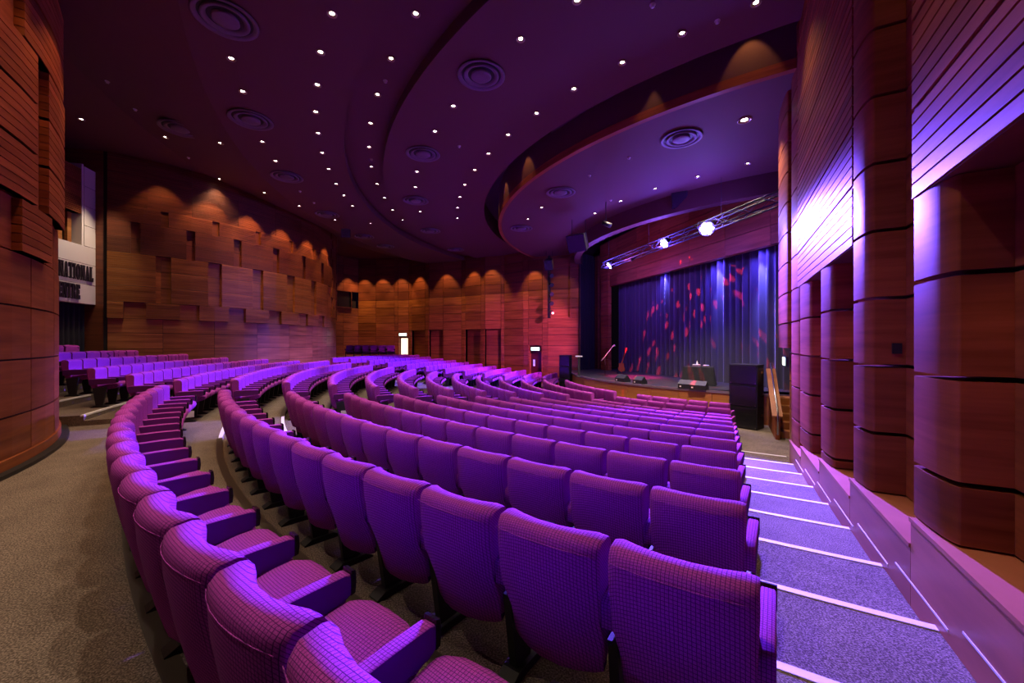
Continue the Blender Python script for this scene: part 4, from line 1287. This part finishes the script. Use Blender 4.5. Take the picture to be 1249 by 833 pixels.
LOW, LOW2 = LOWB.mesh('auditorium_seat'), LOWL.mesh('auditorium_seat')
m = MB(); m.box(-.004, .004, .27, .41, .10, .23, 'plate'); PLATE = m.mesh('row_plate')

seats = []          # (dist, block, row, index, n, r, az)
def add_row(block, k, a0, a1):
    r = ROWR[k]
    arc = R(a1 - a0) * r
    n = max(1, round(arc / .552))
    for i in range(n):
        az = a0 + (a1 - a0) * (i + .5) / n
        q = pol(r, az)
        seats.append([math.hypot(q.x, q.y), block, k, i, n, r, az])
add_row('near', 1, 212.45, 239.0)
for k in range(2, 14): add_row('near', k, az_right(k), AISLE[0])
near_start = {1: 241.7, 0: 243.5, -1: 246.0, -2: 248.8, -3: 249.5, -4: 249.8}
far_end = {1: 268.5, 0: 266.5, -1: 263.8, -2: 262.0, -3: 261.0, -4: 257.5}
for k in range(-4, 14):
    add_row('middle', k, near_start.get(k, AISLE[1]), far_end.get(k, AISLE[2]))
for k in range(1, 14):
    a1 = 296.5 if k < 9 else 296.5
    # keep clear of the stage apron
    while a1 > AISLE[3] + 3:
        q = pol(ROWR[k], a1)
        if (Vector((q.x, q.y)) - K).length > AR + 0.95: break
        a1 -= 0.5
    q = pol(ROWR[k], AISLE[3])
    if (Vector((q.x, q.y)) - K).length > AR + 0.9 and a1 > AISLE[3] + 2: add_row('far', k, AISLE[3], a1)
def in_drum(s):
    q = pol(s[5], s[6])
    return math.hypot(q.x - FD[0], q.y - FD[1]) < FDR + 0.25 or math.hypot(q.x - ND[0], q.y - ND[1]) < NDR + 0.7
seats = [s for s in seats if not in_drum(s)]
vis = [s for s in seats]
vis.sort(key=lambda s: s[0])
INDIV = vis[:298]
REST = vis[298:]
print('seats', len(seats), 'individual', len(INDIV))
BL = {'near': 'near block', 'middle': 'middle block', 'far': 'far block'}
AI = {'near': 'wall aisle', 'middle': 'near aisle', 'far': 'middle aisle'}
for dist, block, k, i, n, r, az in INDIV:
    q = pol(r, az, LEV[k])
    f = -Vector((math.sin(R(az)), math.cos(R(az))))
    rz = math.atan2(-f.x, f.y)
    row_no = k - 1 if block == 'near' else k + 4
    lab = 'purple checked seat %s from %s in %s row from rear of %s' % (ORD[i], AI[block], ORD[row_no], BL[block])
    end_low, end_hi = (i == 0), (i == n - 1)
    # local +x is on the side of growing or shrinking azimuth?
    xdir = Vector((math.cos(rz), math.sin(rz)))
    tang = Vector((math.cos(R(az)), -math.sin(R(az))))       # direction of growing azimuth
    grow = xdir.dot(tang) > 0
    need_left = (end_low if grow else end_hi)                # the end seat on the -x side carries a second armrest
    if dist < 11.5:
        o = empty('auditorium_seat', q, rz, label=lab, cat='seat', group='purple auditorium seats')
        b_ = put('backrest', HI['backrest'], o); put('cushion', HI['cushion'], o)
        if dist < 3.6: put('piping', HI['piping'], b_)
        if dist < 7: put('seat_pan', HI['seat_pan'], o)
        for dx in ((ARMX, -ARMX) if need_left else (ARMX,)):
            a_ = put('armrest', HI['armrest'], o, (dx, 0, 0)); put('end_cap', HI['end_cap'], a_)
            p_ = put('pedestal', HI['pedestal'], o, (dx, 0, 0)); put('foot', HI['foot'], p_)
        if block == 'middle' and i == 0 and k < 6:
            put('row_plate', PLATE, o, ((-1 if grow else 1) * (ARMX + .03), 0, 0))
    else:
        put('auditorium_seat', LOW2 if need_left else LOW, None, q, rz, label=lab, cat='seat', group='purple auditorium seats')
out = MB()
for dist, block, k, i, n, r, az in REST:
    q = pol(r, az, LEV[k])
    f = -Vector((math.sin(R(az)), math.cos(R(az))))
    rz = math.atan2(-f.x, f.y); cz, sz = math.cos(rz), math.sin(rz)
    src = LOWB
    n0 = len(out.v)
    out.v += [(q.x + x * cz - y * sz, q.y + x * sz + y * cz, q.z + z) for x, y, z in src.v]
    for fc, mi_, s in zip(src.f, src.m, src.s): out.face(tuple(n0 + j for j in fc), src.mats[mi_], s)
out.build('distant_seats', label='distant purple seats filling the farthest rows of the hall', cat='seats', kind='stuff')
# a few seats in the raised corner box beyond the far rear drum
bx0 = at_depth(417, 430, 27.0)
m = MB(); m.box(-.3, 3.6, -.2, 1.6, -1.6, 0, 'carpet')
m.build('box_platform', loc=(bx0.x, bx0.y, EZ - 1.05), label='raised carpeted platform in the far rear corner', cat='platform')
for i in range(6):
    put('auditorium_seat', LOW2, None, (bx0.x + .2 + .56 * i, bx0.y + .95, EZ - 1.05 ), R(195), label='dark purple seat %s from left in the far corner box' % ORD[i], cat='seat', group='seats in the far corner box')
